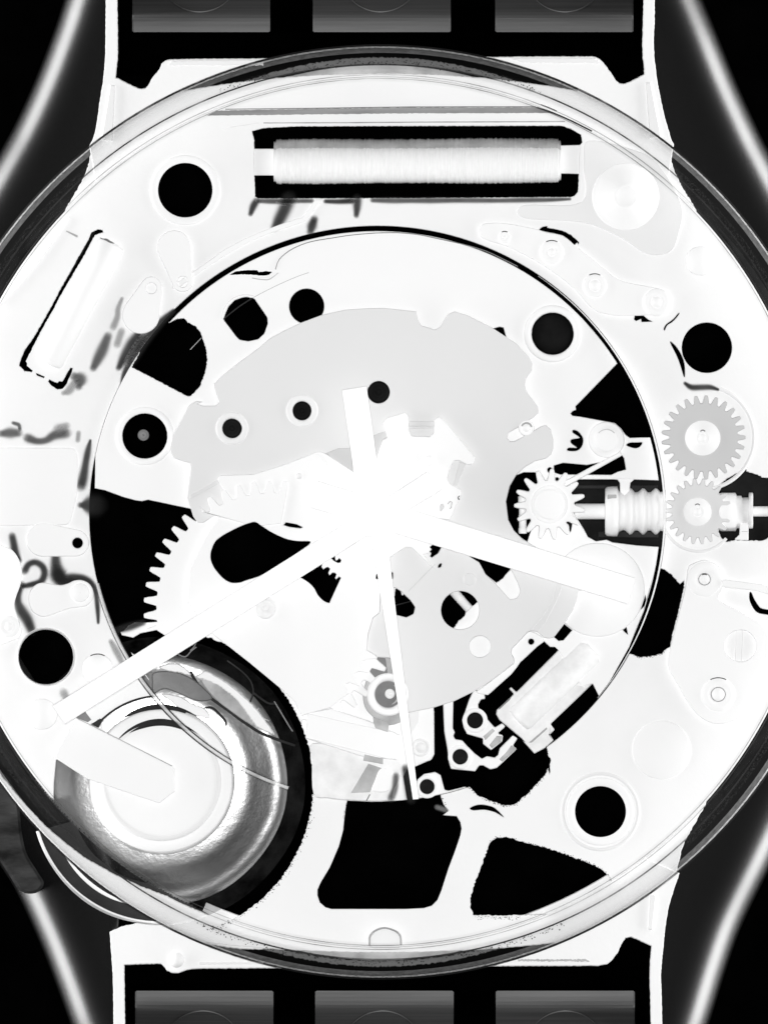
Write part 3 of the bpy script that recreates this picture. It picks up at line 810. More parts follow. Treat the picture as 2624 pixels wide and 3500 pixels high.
# winding stem
stem = turned_bar("winding_stem", (1962, 1748), (2070, 1748), [(0, 22), (0.05, 27), (0.98, 27), (1, 27)], -30, M['bright'], watch)
prof = [(0, 78), (0.03, 84), (0.12, 86), (0.2, 86), (0.23, 70), (0.3, 64)]
for i in range(3):
    a = 0.30 + i * 0.21
    prof += [(a + 0.03, 66), (a + 0.105, 80), (a + 0.14, 78), (a + 0.19, 66)]
prof += [(0.97, 70), (1, 80), (1.0, 40)]
turned_bar("stem_sleeve", (2067, 1748), (2275, 1748), prof, -30, M['bright'], stem, 40)
plate("sleeve_shadow_line", 40, 43, M['midlight'], stem, [rounded(tile(*R2, [(358, 925), (432, 925), (432, 980), (358, 980)]), 3)], b=1)  # shadow line on the sleeve, put in as a grey plate
turned_bar("stem_block", (2455, 1750), (2560, 1750), [(0, 62), (0.1, 66), (0.55, 66), (0.6, 56), (0.75, 56), (0.76, 50), (1, 50)], -30, M['bright'], stem, 36)
turned_bar("stem_collar", (2558, 1745), (2573, 1745), [(0, 58), (0.1, 62), (0.9, 62), (1, 58)], -30, M['brushed'], stem, 36)
turned_bar("stem_shaft", (2572, 1748), (2760, 1748), [(0, 18), (1, 18)], -30, M['bright'], stem, 28)
plate("stem_clip", -60, 10, M['bright'], watch, [rounded(tile(*R2, [(1430, 1150), (1500, 1150), (1500, 1296), (1380, 1290), (1425, 1250)]), 4)], b=2)
plate("clip_line", 10, 12, M['midlight'], watch, [tile(*R2, [(1445, 1222), (1495, 1222), (1495, 1226), (1445, 1226)])], b=0.3)

# two intermediate gears
for (x, y, tip, root, n, ph, hub, mat, z) in ((2404, 1495, 144, 117, 25, 0.0, 60, M['gear1'], 30), (2386, 1747.5, 113, 91, 22, 0.02, 48, M['gear2'], 20)):
    g = plate("gear_wheel", z, z + 12, mat, watch, [gear_loop(x, y, tip, root, n, ph, 0.20, 16)], b=1.5)
    lathe("gear_hub", x - 3, y + 2, [(hub, z + 11), (hub, z + 14), (hub - 2, z + 16), (24, z + 16), (21, z + 20), (17, z + 18), (14, z + 18), (12, z + 22), (0.5, z + 22)], M['bright'], g, n=64)
    lathe("hub_arc", x - 3, y - 16, [(11, z + 20), (9, z + 23), (7, z + 20)], M['mid'], g, -150, -30, 20)

# ------------------------------------------------------------------ faint pieces on the outer plate
def pill(a, ra, b, rb):
    """outline round two circles"""
    a, b = np.array(a, float), np.array(b, float)
    d = b - a
    L = np.linalg.norm(d)
    th = math.atan2(d[1], d[0])
    al = math.acos((ra - rb) / L)
    p = [tuple(a + ra * np.array([math.cos(t), math.sin(t)])) for t in np.linspace(th + al, th + 2 * math.pi - al, 30)]
    p += [tuple(b + rb * np.array([math.cos(t), math.sin(t)])) for t in np.linspace(th - al, th + al, 24)]
    return p

def T0(x, y): return tile(0, 650, [(x, y)])[0]
def T2(x, y): return tile(0, 1300, [(x, y)])[0]
def T3(x, y): return tile(0, 1950, [(x, y)])[0]
for lp, hole in ((pill(T0(1410, 460), 58, T0(1478, 740), 35), (*T0(1478, 740), 18)),
                 (pill(T0(1140, 1010), 64, T0(1225, 785), 37), (*T0(1225, 792), 18)),
                 (pill(T2(350, 1290), 58, T2(612, 1317), 46), (265, 1856, 18))):
    t = plate("contact_tongue", 0, 10, M['inner'], watch, [lp], [circle(*hole, 32)], b=2.5)
plate("contact_tongue", 0, 10, M['inner'], watch, [smooth(tile(0, 1950, [(230, 240), (245, 165), (290, 115), (350, 98), (420, 108), (490, 118), (550, 105), (600, 82), (660, 78), (720, 105), (755, 165), (750, 240), (690, 290), (560, 310), (420, 360), (340, 375), (260, 330)]), 4)], b=2.5)
plate("contact_tongue", 0, 12, M['hand'], watch, [smooth([(-80, 1866), (20, 1870), (58, 1900), (75, 1950), (71, 1995), (55, 2040), (50, 2075), (66, 2125), (74, 2165), (45, 2190), (-80, 2195)], 4)], b=2.5)
plate("dark_notch", 10, 11.5, M['dark'], watch, [rough(tile(0, 1950, [(596, 185), (605, 172), (640, 158), (690, 153), (706, 168), (700, 180), (640, 188)]), 1)], b=0.5)
lev = plate("cover_plate", 0, 14, M['inner'], watch, [smooth(tile(*R3, [(1010, -20), (985, 150), (905, 470), (862, 640), (850, 760), (880, 850), (930, 930), (1000, 1060), (1080, 1160), (1160, 1220), (1260, 1246), (1380, 1220), (1470, 1160), (1530, 1040), (1600, 850), (1655, 700), (1658, 520), (1600, 430), (1550, 395), (1390, 310),
                                                      (1260, 235), (1290, 150), (1297, 60), (1262, -30), (1150, -85), (1060, -60)]), 4)], [circle(2530, 2208, 54, 48)], b=2.5)
plate("cover_rail", -6, 4, M['bright'], lev, [tile(*R3, [(1400, 480), (1455, 480), (1445, 740), (1390, 740)])], b=1.5)
plate("cover_arm", 12, 22, M['inner'], watch, [rounded(tile(*R3, [(1280, 70), (1600, 112), (1720, 150), (1720, 215), (1560, 165), (1290, 135)]), 8)], b=2)
plate("cover_plate", 0, 12, M['inner'], watch, [smooth(tile(1300, 650, [(800, 310), (850, 268), (1010, 265), (1250, 310), (1340, 338), (1470, 366), (1570, 442), (1720, 560), (1830, 650), (1960, 735), (2255, 795), (2330, 850), (2345, 905), (2325, 965), (2270, 1005), (2110, 1012), (1900, 1015), (1720, 960), (1560, 790), (1320, 610), (1050, 465), (830, 390)]), 4)], b=2)
def pin(x, y, prof, mat='inner', arc=None):
    o = lathe("pin", x, y, prof, M[mat], watch, n=48)
    if arc:
        lathe("pin_arc", x, y, [(arc + 1.6, prof[-1][1] + 1), (arc, prof[-1][1] + 3), (arc - 1.6, prof[-1][1] + 1)], M['dark'], o, -118, -62, 20)
for (x, y, r, ri, arc) in ((1885, 861, 41, 14, 40), (1724, 810, 21, 8, 20), (2032, 975, 41, 20, 40), (2243, 1032, 47, 20, None), (2393, 891, 50, 0, None), (2407, 1980, 60, 20, 17), (2454, 2374, 59, 24, 57), (143.5, 2442, 53, 0, None),
                           (333.5, 2288, 53, 0, 52), (30, 2142, 38, 16, None), (274, 2026, 32, 0, None)):
    pr = [(r, 10), (r - 1, 15), (r - 3, 17)] + ([(ri + 4, 17), (ri + 1, 14), (ri - 1, 14), (ri - 3, 18)] if ri else []) + [(0.5, 18 if ri else 17)]
    pin(x, y, pr, 'inner', arc)
lathe("pin", 2260, 2564, [(101, 0), (99, 3), (96, 4), (0.5, 4)], M['outer'], watch, n=72)
big = lathe("pin", 2137, 671, [(116, 0), (114, 6), (110, 8), (96, 8), (93, 11), (40, 11), (37, 15), (33, 12), (0.5, 12)], M['inner'], watch, n=90)
for (x, y, r, w) in ((633, 649, 93, 27), (2051.5, 2775, 87, 30), (157, 2246, 93.5, 8)):
    lathe("hole_rim", x, y, [(r + w, 0), (r + w - 2, 5), (r + w - 6, 6), (r + 3, 6), (r, 3), (r, -30)], M['inner'], watch, n=90)
lathe("hole_rim", 2051.5, 2775, [(136, 0), (133, 4), (127, 4), (124, 0)], M['soft'], watch, n=90)
lathe("deep_cup", 1888, 1140, [(98, 8), (96, 14), (90, 17), (76, 16), (72, 8), (70, -30), (60, -80), (30, -110), (0.5, -120)], None, watch, n=72, mats=[M['inner'], M['charcoal']], idx=[0, 0, 0, 0, 1, 1, 1, 1])
cup = lathe("deep_cup", 495, 1490, [(100, 8), (98, 12), (92, 14), (80, 14), (77, 8), (75, -40), (66, -90), (30, -110), (0.5, -112)], None, watch, n=72, mats=[M['inner'], M['black']], idx=[0, 0, 0, 0, 1, 1, 1, 1])
lathe("cup_boss", 490, 1487, [(20, -110), (18, -96), (15, -95), (12, -108), (4, -108), (0.5, -100)], M['mid'], cup, n=32)
lathe("faint_disc", 2042, 2016, [(161, 8), (159, 14), (155, 16), (0.5, 16)], M['inner'], watch, n=90)
lathe("faint_arc", 2400, 1495, [(184, 0), (180, 6), (174, 6), (170, 0)], M['soft'], watch, -70, 80, 60)
lathe("faint_arc", 2386, 1760, [(130, 0), (127, 4), (122, 4), (119, 0)], M['soft'], watch, 40, 170, 50)
# long grooves at the top
plate("groove", 0, 2, M['slot'], watch, [rough([(708, 394), (740, 377), (1050, 371), (1400, 366), (1836, 365), (1885, 385), (1400, 386), (1050, 390)], 0.8, 8)], b=0.5)
tube("groove_edge", [(770, 372), (1050, 369), (1400, 364), (1830, 363)], 1.6, 2, M['mid'], watch)
tube("groove_edge", [(900, 419), (1200, 418), (1500, 416), (1930, 414)], 2.2, 1, M['midlight'], watch)
tube("groove_edge", [(760, 440), (800, 432), (885, 419)], 1.2, 0.8, M['soft'], watch)
for pts, r in (((1832, 366), (1880, 381), (1950, 411), (2022, 447)), 2.6), (((1848, 356), (1875, 366), (1902, 378)), 1.2):
    tube("groove_edge", smooth(pts, 5, False), r, 1, M['charcoal'], watch)
plate("shelf", 0, 5, M['soft'], watch, [smooth([(1790, 700), (1790, 745), (1990, 760), (2120, 812), (2210, 868), (2290, 860), (2320, 800), (2330, 700), (2250, 560), (2160, 510), (2010, 480), (1995, 560), (1985, 690)], 5)], b=2.5)
plate("curved_strip", 0, 6, M['inner'], watch, [smooth(tile(650, 650, [(20, 660), (150, 570), (300, 465), (500, 365), (700, 285), (860, 230), (910, 215), (1000, 90), (1060, 70), (1080, 72), (1000, 160), (930, 250), (700, 330), (500, 410), (300, 520), (100, 650), (-100, 790), (-140, 770)]), 4)], b=2)
plate("wedge_rib", 0, 8, M['hand'], watch, [tile(0, 650, [(540, 205), (560, 220), (380, 490), (330, 560), (210, 700), (30, 900), (0, 930), (0, 890), (200, 600), (355, 440)])], b=2)
tube("moulding_line", smooth(tile(650, 650, [(690, 640), (720, 560), (800, 490), (900, 440), (1000, 410), (1150, 385), (1300, 362), (1500, 345), (1658, 342)]) + tile(1300, 650, [(150, 343), (300, 357), (450, 388), (650, 432), (850, 490), (1000, 560), (1110, 615)]), 3, False), 1.5, 9, M['mid'], inner)
plate("ragged_slit", 7, 9.2, M['black'], inner, [rough(tile(650, 650, [(318, 684), (370, 655), (450, 646), (540, 645), (555, 662), (620, 652), (663, 660), (640, 682), (590, 692), (500, 682), (440, 680)]), 0.8)], b=0.3)
tube("moulding_line", smooth(tile(650, 650, [(500, 710), (600, 724), (650, 715), (712, 668)]), 4, False), 1.6, 8.5, M['midlight'], inner)
tube("moulding_line", smooth(tile(650, 650, [(0, 1290), (90, 1195)]), 4, False), 1.2, 8.5, M['midlight'], inner)
tube("moulding_line", smooth(tile(650, 650, [(265, 1045), (390, 945), (525, 860), (700, 770), (860, 700), (960, 665)]), 4, False), 2.2, 6, M['dark'], inner)
lathe("slot_rim", *tile(650, 650, [(450, 1040)])[0], [(84, 8), (82, 11), (80, 8)], M['soft'], inner, 180, 290, 40)

plate("pale_block", 0, 8, M['inner'], watch, [rounded([(-60, 1528), (255, 1530), (268, 1560), (262, 1700), (240, 1795), (-60, 1800)], 24)], b=4)
# crystal can and its cradle
can = turned_bar("crystal_can", (385, 827), (163, 1244), [(0, 30), (0.01, 46), (0.03, 53), (0.2, 54), (0.97, 54), (0.99, 48), (1, 30)], -22, M['inner'], watch, 40)
plate("can_mark", 30.5, 32.5, M['mid'], can, [rough(tile(0, 650, [(805, 382), (870, 392), (930, 430), (900, 430), (850, 405)]), 1.2)], b=0.5)

# ------------------------------------------------------------------ large coil
rr = np.random.RandomState(3)
prof = [(0, 40)]
nturn = 215
for i in range(nturn):
    r = 67 + rr.uniform(-1.8, 1.0) + 1.2 * math.sin(i * 0.05)
    if i < 2 or i > nturn - 3:
        r -= 7
    prof += [((i + 0.15) / nturn, r - 3.0), ((i + 0.5) / nturn, r), ((i + 0.85) / nturn, r - 3.0)]
prof.append((1, 40))
coil = turned_bar("coil", (935, 562), (1917, 559), prof, -22, M['wire'], watch, 56)
prof2 = [(t, max(r + 1.5 + rr.uniform(-1.5, 1.5), 30)) for t, r in prof]
turned_bar("winding_shade", (935, 542), (1917, 538), prof2, -45, M['midlight'], coil, 48)  # added grey winding, paints the shaded upper edge of the coil
plate("bobbin_end", -40, -5, M['soft'], coil, [rounded([(845, 507), (945, 507), (945, 599), (845, 599)], 4)], b=2)
plate("bobbin_end", -40, -5, M['soft'], coil, [rounded([(1910, 496), (1985, 494), (2010, 500), (2010, 590), (1985, 594), (1910, 592)], 4)], b=2)

# ------------------------------------------------------------------ battery well, battery, contact strap
floor = lathe("well_floor", 540, 2680, [(465, -262), (430, -264), (0.5, -264)], M['well'], watch, n=96, keep=incase)
def bowl(rs, slopes, z_in):
    out = [(rs[0], z_in)]
    z = z_in
    for i in range(1, len(rs)):
        z -= math.tan(math.radians((slopes[i] + slopes[i - 1]) / 2)) * (rs[i] - rs[i - 1])
        out.append((rs[i], z))
    return out[::-1]
brs = [246, 262, 280, 292, 300, 310, 322, 335, 350, 362, 372, 380, 386, 392, 398, 404, 410, 418, 428, 440, 455, 475, 500, 540]
bsl = [5.0, 6.0, 8.0, 10.5, 14, 17.5, 20, 19, 18, 18.5, 18, 15, 11, 9, 9.5, 13, 18, 23, 27, 29, 30, 31, 33, 34]
brf = list(np.arange(246, 432, 5.0))
lathe("well_bowl", NX, NY, bowl(brf, [float(np.interp(r, brs, bsl)) for r in brf], -50), M['stamped'], floor, n=600, wob=0.006, keep=incase)
zb = bowl(brf, [float(np.interp(r, brs, bsl)) for r in brf], -50)[0][1]
lathe("well_wall", NX, NY, [(490, zb - 60), (470, zb - 40), (450, zb - 14), (438, zb - 4), (430, zb + 2)], M['well'], floor, n=300, wob=0.006, keep=incase)
for pts, r in ((tile(650, 1950, [(0, 820), (60, 920), (150, 1020), (300, 1130), (450, 1240), (600, 1330), (850, 1420)]), 5), (tile(650, 1950, [(510, 990), (620, 1070), (680, 1080)]), 4), (tile(650, 1950, [(480, 1075), (510, 990), (490, 900), (420, 820), (300, 730)]), 3),
               (tile(650, 1950, [(0, 1175), (150, 1110), (240, 1170), (290, 1240), (265, 1310)]), 5)):
    tube("well_wire", smooth(pts, 5, False), r, -60, M['dark'], floor)
tube("well_wire", smooth(tile(650, 1950, [(555, 1115), (540, 1165), (640, 1220)]), 3, False), 2.2, -58, M['midlight'], floor)
tube("well_wire", smooth(tile(650, 1950, [(680, 1060), (740, 1160), (800, 1260), (830, 1305)]), 4, False), 2.5, -58, M['mid'], floor)
tube("well_wire", smooth(tile(650, 1950, [(0, 650), (30, 620), (45, 590)]), 3, False), 2.2, -50, M['mid'], floor)
tube("well_wire", smooth(tile(0, 1950, [(1440, 680), (1500, 700), (1550, 650), (1590, 620)]), 3, False), 2.5, -50, M['mid'], floor)
plate("well_reflection", -60, -54, M['midlight'], floor, [smooth(tile(650, 1950, [(90, 890), (180, 900), (300, 970), (420, 1090), (490, 1200), (520, 1260), (440, 1220), (300, 1120), (180, 1020)]), 4)], b=3)  # reflection streaks of the recess, laid in as bright and grey sheets
plate("well_reflection", -60, -50, M['bright'], floor, [rough(smooth(tile(650, 1950, [(45, 865), (120, 815), (200, 850), (300, 910), (400, 990), (500, 1080), (600, 1200), (685, 1330), (620, 1310), (540, 1270), (470, 1180), (380, 1060), (250, 950), (120, 890)]), 4), 1.5)], b=4)
plate("well_reflection", -60, -44, M['mid'], floor, [smooth(tile(0, 1950, [(1240, 830), (1340, 815), (1450, 830), (1560, 880), (1658, 960), (1720, 1040), (1600, 1060), (1450, 1000), (1330, 960), (1240, 1000), (1230, 900)]), 4)], b=4)
plate("well_reflection", -60, -40, M['bright'], floor, [rough(smooth(tile(0, 1950, [(1290, 780), (1400, 750), (1500, 790), (1545, 850), (1450, 830), (1350, 815)]), 4), 1.5)], b=3)
plate("well_reflection", -60, -36, M['bright'], floor, [rough(smooth(tile(0, 1950, [(1310, 1000), (1450, 1020), (1560, 1080), (1658, 1120), (1700, 1200), (1560, 1170), (1480, 1140), (1380, 1060)]), 4), 1.5)], b=3)
bat = empty("button_battery", "round white button cell in the dark recess at lower left", "battery", NX, NY, 0)
cell = lathe("cell_cap", NX, NY, [(250, -140), (246, -30), (243, -20), (238, -16), (215, -14), (205, -16), (198, -10), (185, -7), (150, -6), (0.5, -5)], M['bright'], bat, n=160)
lathe("cell_rim", NX, NY, [(252, -34), (248, -24), (244, -26)], M['midlight'], bat, -70, 120, 100)
lathe("cell_groove", NX, NY, [(206, -14), (200, -4), (190, -6)], M['soft'], bat, n=120)
lathe("cell_dark_arc", NX, NY, [(212, -10), (204, -4), (194, -2), (188, -6)], M['dark'], bat, -140, -45, 60, wob=0.004, taper=True)
lathe("cell_dark_arc", NX, NY, [(262, -34), (254, -28), (246, -24), (240, -26)], M['dark'], bat, -120, -58, 60, wob=0.004, taper=True)
strapc = plate("battery_contact", 10, 18, M['inner'], watch, [[(262, 2455), (422, 2535), (585, 2617), (596, 2628), (598, 2705), (545, 2747), (470, 2722), (300, 2664), (262, 2640), (186, 2590), (200, 2555)]], b=2.5)
tube("contact_line", [(262, 2455), (422, 2535), (588, 2619)], 1.2, 18, M['midlight'], strapc)
plate("contact_gap", 0, 4, M['mid'], watch, [tile(0, 1950, [(610, 1190), (690, 1145), (740, 1210), (710, 1230)])], b=1)
plate("contact_gap", 0, 4, M['dark'], watch, [rough(tile(0, 1950, [(740, 1245), (810, 1198), (835, 1215), (795, 1275)]), 1)], b=1)
tube("well_lip", [(x + 0, y) for x, y in circle(NX, NY, 291, 30, -136, -95)], 4, -2, M['dark'], watch)

# round hatch under the case, showing outside the bezel
outcase = lambda x, y: math.hypot(x - BX, y - BY) > 1478
hatch = lathe("battery_hatch", 545, 2722, [(440, -200), (439, -110), (434, -100), (428, -104), (424, -112), (400, -113), (380, -113), (360, -113), (340, -114), (320, -114), (300, -114)], None, watch, 72, 164, n=200, mats=[M['soft'], M['hatch']], idx=[0, 0, 0, 1, 1, 1, 1, 1, 1, 1], keep=outcase)
lathe("hatch_rim", 545, 2722, [(441, -112), (437, -96), (434, -96), (431, -108)], M['midlight'], hatch, 82, 163, 90, wob=0.002, taper=True)
lathe("hatch_glint", 545, 2722, [(388, -114), (381, -107), (374, -112)], M['bright'], hatch, 104, 150, 50, wob=0.004, taper=True)  # glint on the hatch, built as a thin bright ridge
plate("guard_facet", -420, -120, matte("guard_grey", 0.032, 0.026, 6.0, 0.4, 40, (0.5, 1.6, 1)), watch, [smooth([(-60, 2630), (20, 2650), (50, 2700), (66, 2760), (75, 2850), (92, 2920), (128, 2980), (150, 3020), (130, 3050), (100, 3056), (78, 3050), (58, 3034), (0, 2942), (-60, 2860)], 4)], b=10)

# ------------------------------------------------------------------ lower middle: rotor, stator and contact arms
plate("rotor_bed", 8, 16, M['midlight'], watch, [smooth([(1283, 2243), (1320, 2246), (1360, 2262), (1380, 2330), (1395, 2440), (1330, 2480), (1262, 2440), (1240, 2390), (1250, 2330)], 4)], b=3)
plate("rotor_bed", 16, 20, M['mid'], watch, [tile(650, 1950, [(1460, 740), (1510, 705), (1580, 712), (1600, 850), (1490, 890), (1440, 800)])], b=1)
rotor = lathe("rotor", 1326, 2374, [(74, 16), (72, 26), (66, 30), (58, 28), (52, 24), (48, 20), (46, 12)], M['bright'], watch, n=64)
lathe("rotor_face", 1326, 2374, [(47, 14), (44, 17), (0.5, 17)], M['mid'], rotor, n=48)
lathe("rotor_pivot", 1332, 2372, [(17, 17), (15, 22), (10, 20), (6, 21), (3, 26), (0.5, 26)], M['brushed'], rotor, n=28)
lathe("rotor_glint", 1326, 2374, [(40, 17), (36, 20), (32, 17)], M['midlight'], rotor, -60, 70, 30, taper=True)  # glint on the rotor face, built as a pale arc
stator = plate("stator_block", 18, 40, M['bright'], watch, [[(1050, 2437), (1130, 2422), (1262, 2465), (1365, 2512), (1355, 2598), (1240, 2588), (1046, 2525)]], b=3)
plate("stator_strip", 38, 42, M['soft'], stator, [bar((1055, 2441), (1345, 2504), 3)], b=0.5)
plate("stator_strip", 38, 42, M['soft'], stator, [bar((1052, 2524), (1335, 2596), 3)], b=0.5)
plate("stator_strip", 38, 44, M['midlight'], stator, [tile(650, 1950, [(1480, 1190), (1560, 1215), (1610, 1240), (1600, 1310), (1500, 1280), (1485, 1240)])], b=1.5)
plate("stator_strip", 38, 44, M['midlight'], stator, [tile(650, 1950, [(1410, 1490), (1560, 1525), (1560, 1570), (1400, 1540)])], b=1.5)
foot = plate("stator_foot", 10, 22, M['brushed'], watch, [smooth([(1066, 2600), (1068, 2540), (1200, 2560), (1350, 2590), (1375, 2640), (1350, 2700), (1330, 2738), (1200, 2738), (1120, 2730), (1072, 2716)], 4)], b=4)
plate("foot_band", 22, 25, M['midlight'], foot, [low(862, [(730, 20), (820, 50), (740, 200), (620, 205)])], b=1)
plate("foot_pad", 22, 30, M['bright'], foot, [smooth(low(862, [(800, 60), (850, 45), (890, 90), (895, 140), (860, 195), (800, 205), (750, 190), (770, 130)]), 4)], b=6)
plate("foot_line", 30, 31, M['dark'], foot, [bar((1252, 2738), (1264, 2716), 3)], b=0.3)
arm_z0, arm_z1 = -20, 6
TT = lambda l: tile(1300, 1950, l)
def ring_pad(x, y, r_out, r_in, z, parent):
    lathe("pad_rim", x, y, [(r_out, z), (r_out - 2, z + 4), (r_in + 4, z + 5), (r_in, z + 1), (r_in - 1, z - 8)], M['bright'], parent, n=48)
    lathe("pad_screw", x, y, [(r_in, z - 4), (r_in * 0.8, z - 10), (r_in * 0.4, z - 8), (0.5, z - 6)], M['charcoal'], parent, n=40)
a1 = plate("contact_arm", arm_z0, arm_z1, M['bright'], watch, [rounded(TT([(505, 1060), (590, 1045), (586, 1280), (602, 1310), (590, 1340), (605, 1368), (660, 1376), (700, 1420), (760, 1480), (820, 1526), (860, 1505), (925, 1516), (952, 1495), (965, 1440), (1070, 1335), (1110, 1360), (1070, 1420), (1105, 1445), (990, 1555),
                                                                   (940, 1600), (890, 1612), (830, 1580), (800, 1580), (765, 1628), (570, 1608), (555, 1560), (540, 1440), (515, 1300)]), 6)], [circle(*TT([(645, 1510)])[0], 27, 40)], b=2.5)
ring_pad(*TT([(645, 1510)])[0], 42, 27, arm_z1, a1)
plate("arm_tip", 6, 12, M['midlight'], a1, [TT([(1010, 1480), (1060, 1415), (1100, 1445), (985, 1550), (960, 1530)])], b=2)
a2 = plate("contact_arm", arm_z0, arm_z1, M['bright'], watch, [rounded(TT([(755, 965), (840, 1000), (850, 1042), (815, 1045), (790, 1085), (792, 1112), (835, 1150), (865, 1205), (925, 1272), (985, 1238), (1012, 1265), (945, 1322), (992, 1335), (985, 1385), (895, 1457), (830, 1405), (828, 1362), (700, 1326), (672, 1270), (660, 1210), (685, 1140), (715, 1050)]), 6)],
           [circle(*TT([(765, 1215)])[0], 28, 40)], b=2.5)
ring_pad(*TT([(765, 1215)])[0], 43, 28, arm_z1, a2)
plate("arm_tip", 6, 12, M['midlight'], a2, [TT([(830, 1345), (905, 1280), (925, 1300), (850, 1375)])], b=1.5)
plate("arm_tip", 6, 12, M['midlight'], a2, [TT([(940, 1340), (985, 1345), (975, 1385), (900, 1440), (880, 1415)])], b=1.5)
a3 = plate("contact_arm", arm_z0, arm_z1, M['bright'], watch, [rounded(TT([(180, 1150), (420, 1105), (434, 1140), (436, 1490), (415, 1530), (270, 1595), (180, 1560)]), 8)], b=2.5)
lathe("pad_rim", *TT([(325, 1435)])[0], [(32, 6), (30, 11), (25, 13), (22, 10), (19, 8), (17, 13), (0.5, 14)], M['brushed'], a3, n=40)
plate("arm_tip", 6, 9, M['soft'], a3, [TT([(210, 1160), (315, 1140), (310, 1230), (240, 1340), (215, 1300)])], b=1.5)
a4 = plate("contact_arm", arm_z0, arm_z1, M['bright'], watch, [rounded(low(862, [(1020, 250), (1040, 120), (1080, 85), (1150, 72), (1185, 92), (1210, 185), (1235, 190), (1360, 160), (1300, 205), (1200, 228)]), 6)], [circle(*low(862, [(1100, 165)])[0], 26, 40)], [circle(WX, WY, 984, 240)], b=2.5)
ring_pad(*low(862, [(1100, 165)])[0], 40, 26, arm_z1, a4)
# small oblong coil
cb = plate("small_coil", -40, 4, M['brushed'], watch, [rounded(TT([(940, 1130), (1080, 1000), (1040, 960), (1055, 942), (1100, 985), (1420, 665), (1550, 520), (1900, 560), (1880, 760), (1658, 975), (1375, 1245), (1410, 1290), (1370, 1330), (1365, 1345), (1190, 1410), (1140, 1360), (960, 1210), (935, 1165)]), 6),
                                                           TT([(1150, 1380), (1200, 1400), (1370, 1330), (1400, 1375), (1330, 1440), (1245, 1484)])], [], [circle(WX, WY, 984, 240)], b=3)
p0, p1 = TT([(1110, 1220)])[0], TT([(1720, 640)])[0]
turned_bar("coil_body", p0, p1, [(0, 40), (0.01, 55), (0.04, 60), (0.96, 60), (1, 45)], -30, M['brushed'], cb, 40)
plate("coil_groove", 3, 6, M['mid'], cb, [TT([(955, 1115), (1060, 1020), (1070, 1008), (1045, 1050), (960, 1128)])], b=0.5)
plate("coil_groove", 3, 6, M['midlight'], cb, [TT([(1200, 1395), (1345, 1270), (1350, 1285), (1225, 1395)])], b=0.5)
plate("coil_groove", 3, 6, M['mid'], cb, [TT([(1480, 615), (1590, 510), (1585, 525), (1490, 615)])], b=0.5)
plate("coil_tab", 8, 15, M['inner'], watch, [rounded(TT([(1190, 498), (1215, 490), (1265, 510), (1320, 545), (1320, 580), (1270, 615), (1180, 700), (1130, 745), (1100, 790), (1060, 840), (870, 1010), (830, 1005), (760, 990), (900, 890), (1080, 750), (1082, 720), (1055, 670), (1062, 632)]), 5)], [circle(*TT([(1219, 577)])[0], 10, 24)], b=2)

# ------------------------------------------------------------------ hands
HX, HY = 1272.0, 1758.0
hands = []
mh = plate("minute_hand", 92, 104, M['hand'], watch, [[(179, 2414), (222, 2476), (1507, 1675), (1460, 1612)]], b=2)
hh = plate("hour_hand", 70, 84, M['hand'], watch, [[(1087, 1644), (2170, 1976), (2144, 2065), (1060, 1735)]], b=2)
sh = plate("second_hand", 110, 118, M['hand'], watch, [[(1169, 1333), (1252, 1320), (1312, 1750), (1430, 2732), (1411, 2734), (1262, 1790), (1232, 1770)]], b=1.5)
lathe("hand_boss", HX, HY, [(78, 44), (78, 120), (74, 124), (0.5, 125)], M['hand'], watch, n=64)
plate("hub_disc", 44, 66, M['hand'], watch, [smooth([(1218, 1690), (1300, 1600), (1380, 1690), (1345, 1822), (1300, 1870), (1280, 1880), (1200, 1850), (1180, 1780)], 5)], b=2)

# ------------------------------------------------------------------ added films standing in for dark shapes blurred by the frosted plastic
zf = 1.2
def sm(x0, y0, pts, w, mat='film', z=zf):
    blur_film([(x0 + p[0] * 0.4222, y0 + p[1] * 0.4222) + ((p[2] * 0.4222,) if len(p) > 2 else ()) for p in pts], w * 0.4222, z, M[mat], watch)
sm(0, 650, [(985, 880, 30), (955, 960, 45), (950, 1020, 50), (920, 1100, 60)], 50, 'film3')
sm(0, 650, [(870, 1190, 70), (830, 1290, 95), (790, 1370, 85), (760, 1430, 60)], 90, 'film2')
sm(0, 650, [(980, 1150, 60), (950, 1240, 60)], 60, 'film3', 1.6)
sm(0, 650, [(1130, 1170, 95), (1070, 1250, 110), (1010, 1350, 90), (965, 1430, 50)], 90)
sm(0, 650, [(1400, 980, 40), (1290, 1080, 70), (1180, 1210, 80), (1080, 1360, 80), (1010, 1480, 50), (985, 1580, 30)], 60)
sm(0, 650, [(610, 1510, 70), (650, 1530, 110), (640, 1580, 60)], 80, 'film2')
sm(0, 650, [(600, 1560, 60), (560, 1620, 70), (520, 1640, 40)], 60, 'film3', 1.6)
sm(0, 1300, [(20, 430, 60), (80, 425, 90), (135, 425, 70)], 70, 'film2')
sm(0, 1300, [(110, 345, 30), (150, 360, 35), (160, 390, 30)], 30, 'film2', 1.6)
sm(0, 1300, [(235, 470, 75), (300, 492, 60), (370, 485, 60), (440, 445, 80), (520, 430, 85)], 70, 'film2')
sm(0, 1300, [(480, 390, 80), (530, 370, 60)], 70, 'film3', 1.6)
sm(0, 1300, [(635, 430, 40), (630, 480, 40)], 40, 'film3')
sm(0, 1300, [(730, 490, 25), (712, 570, 55), (692, 680, 62), (675, 780, 80), (660, 840, 85)], 60)
sm(0, 1300, [(660, 1010, 50), (700, 1010, 130), (740, 1010, 180)], 90)
sm(0, 1300, [(100, 1270, 60), (112, 1330, 65), (125, 1400, 70), (150, 1450, 50)], 60)
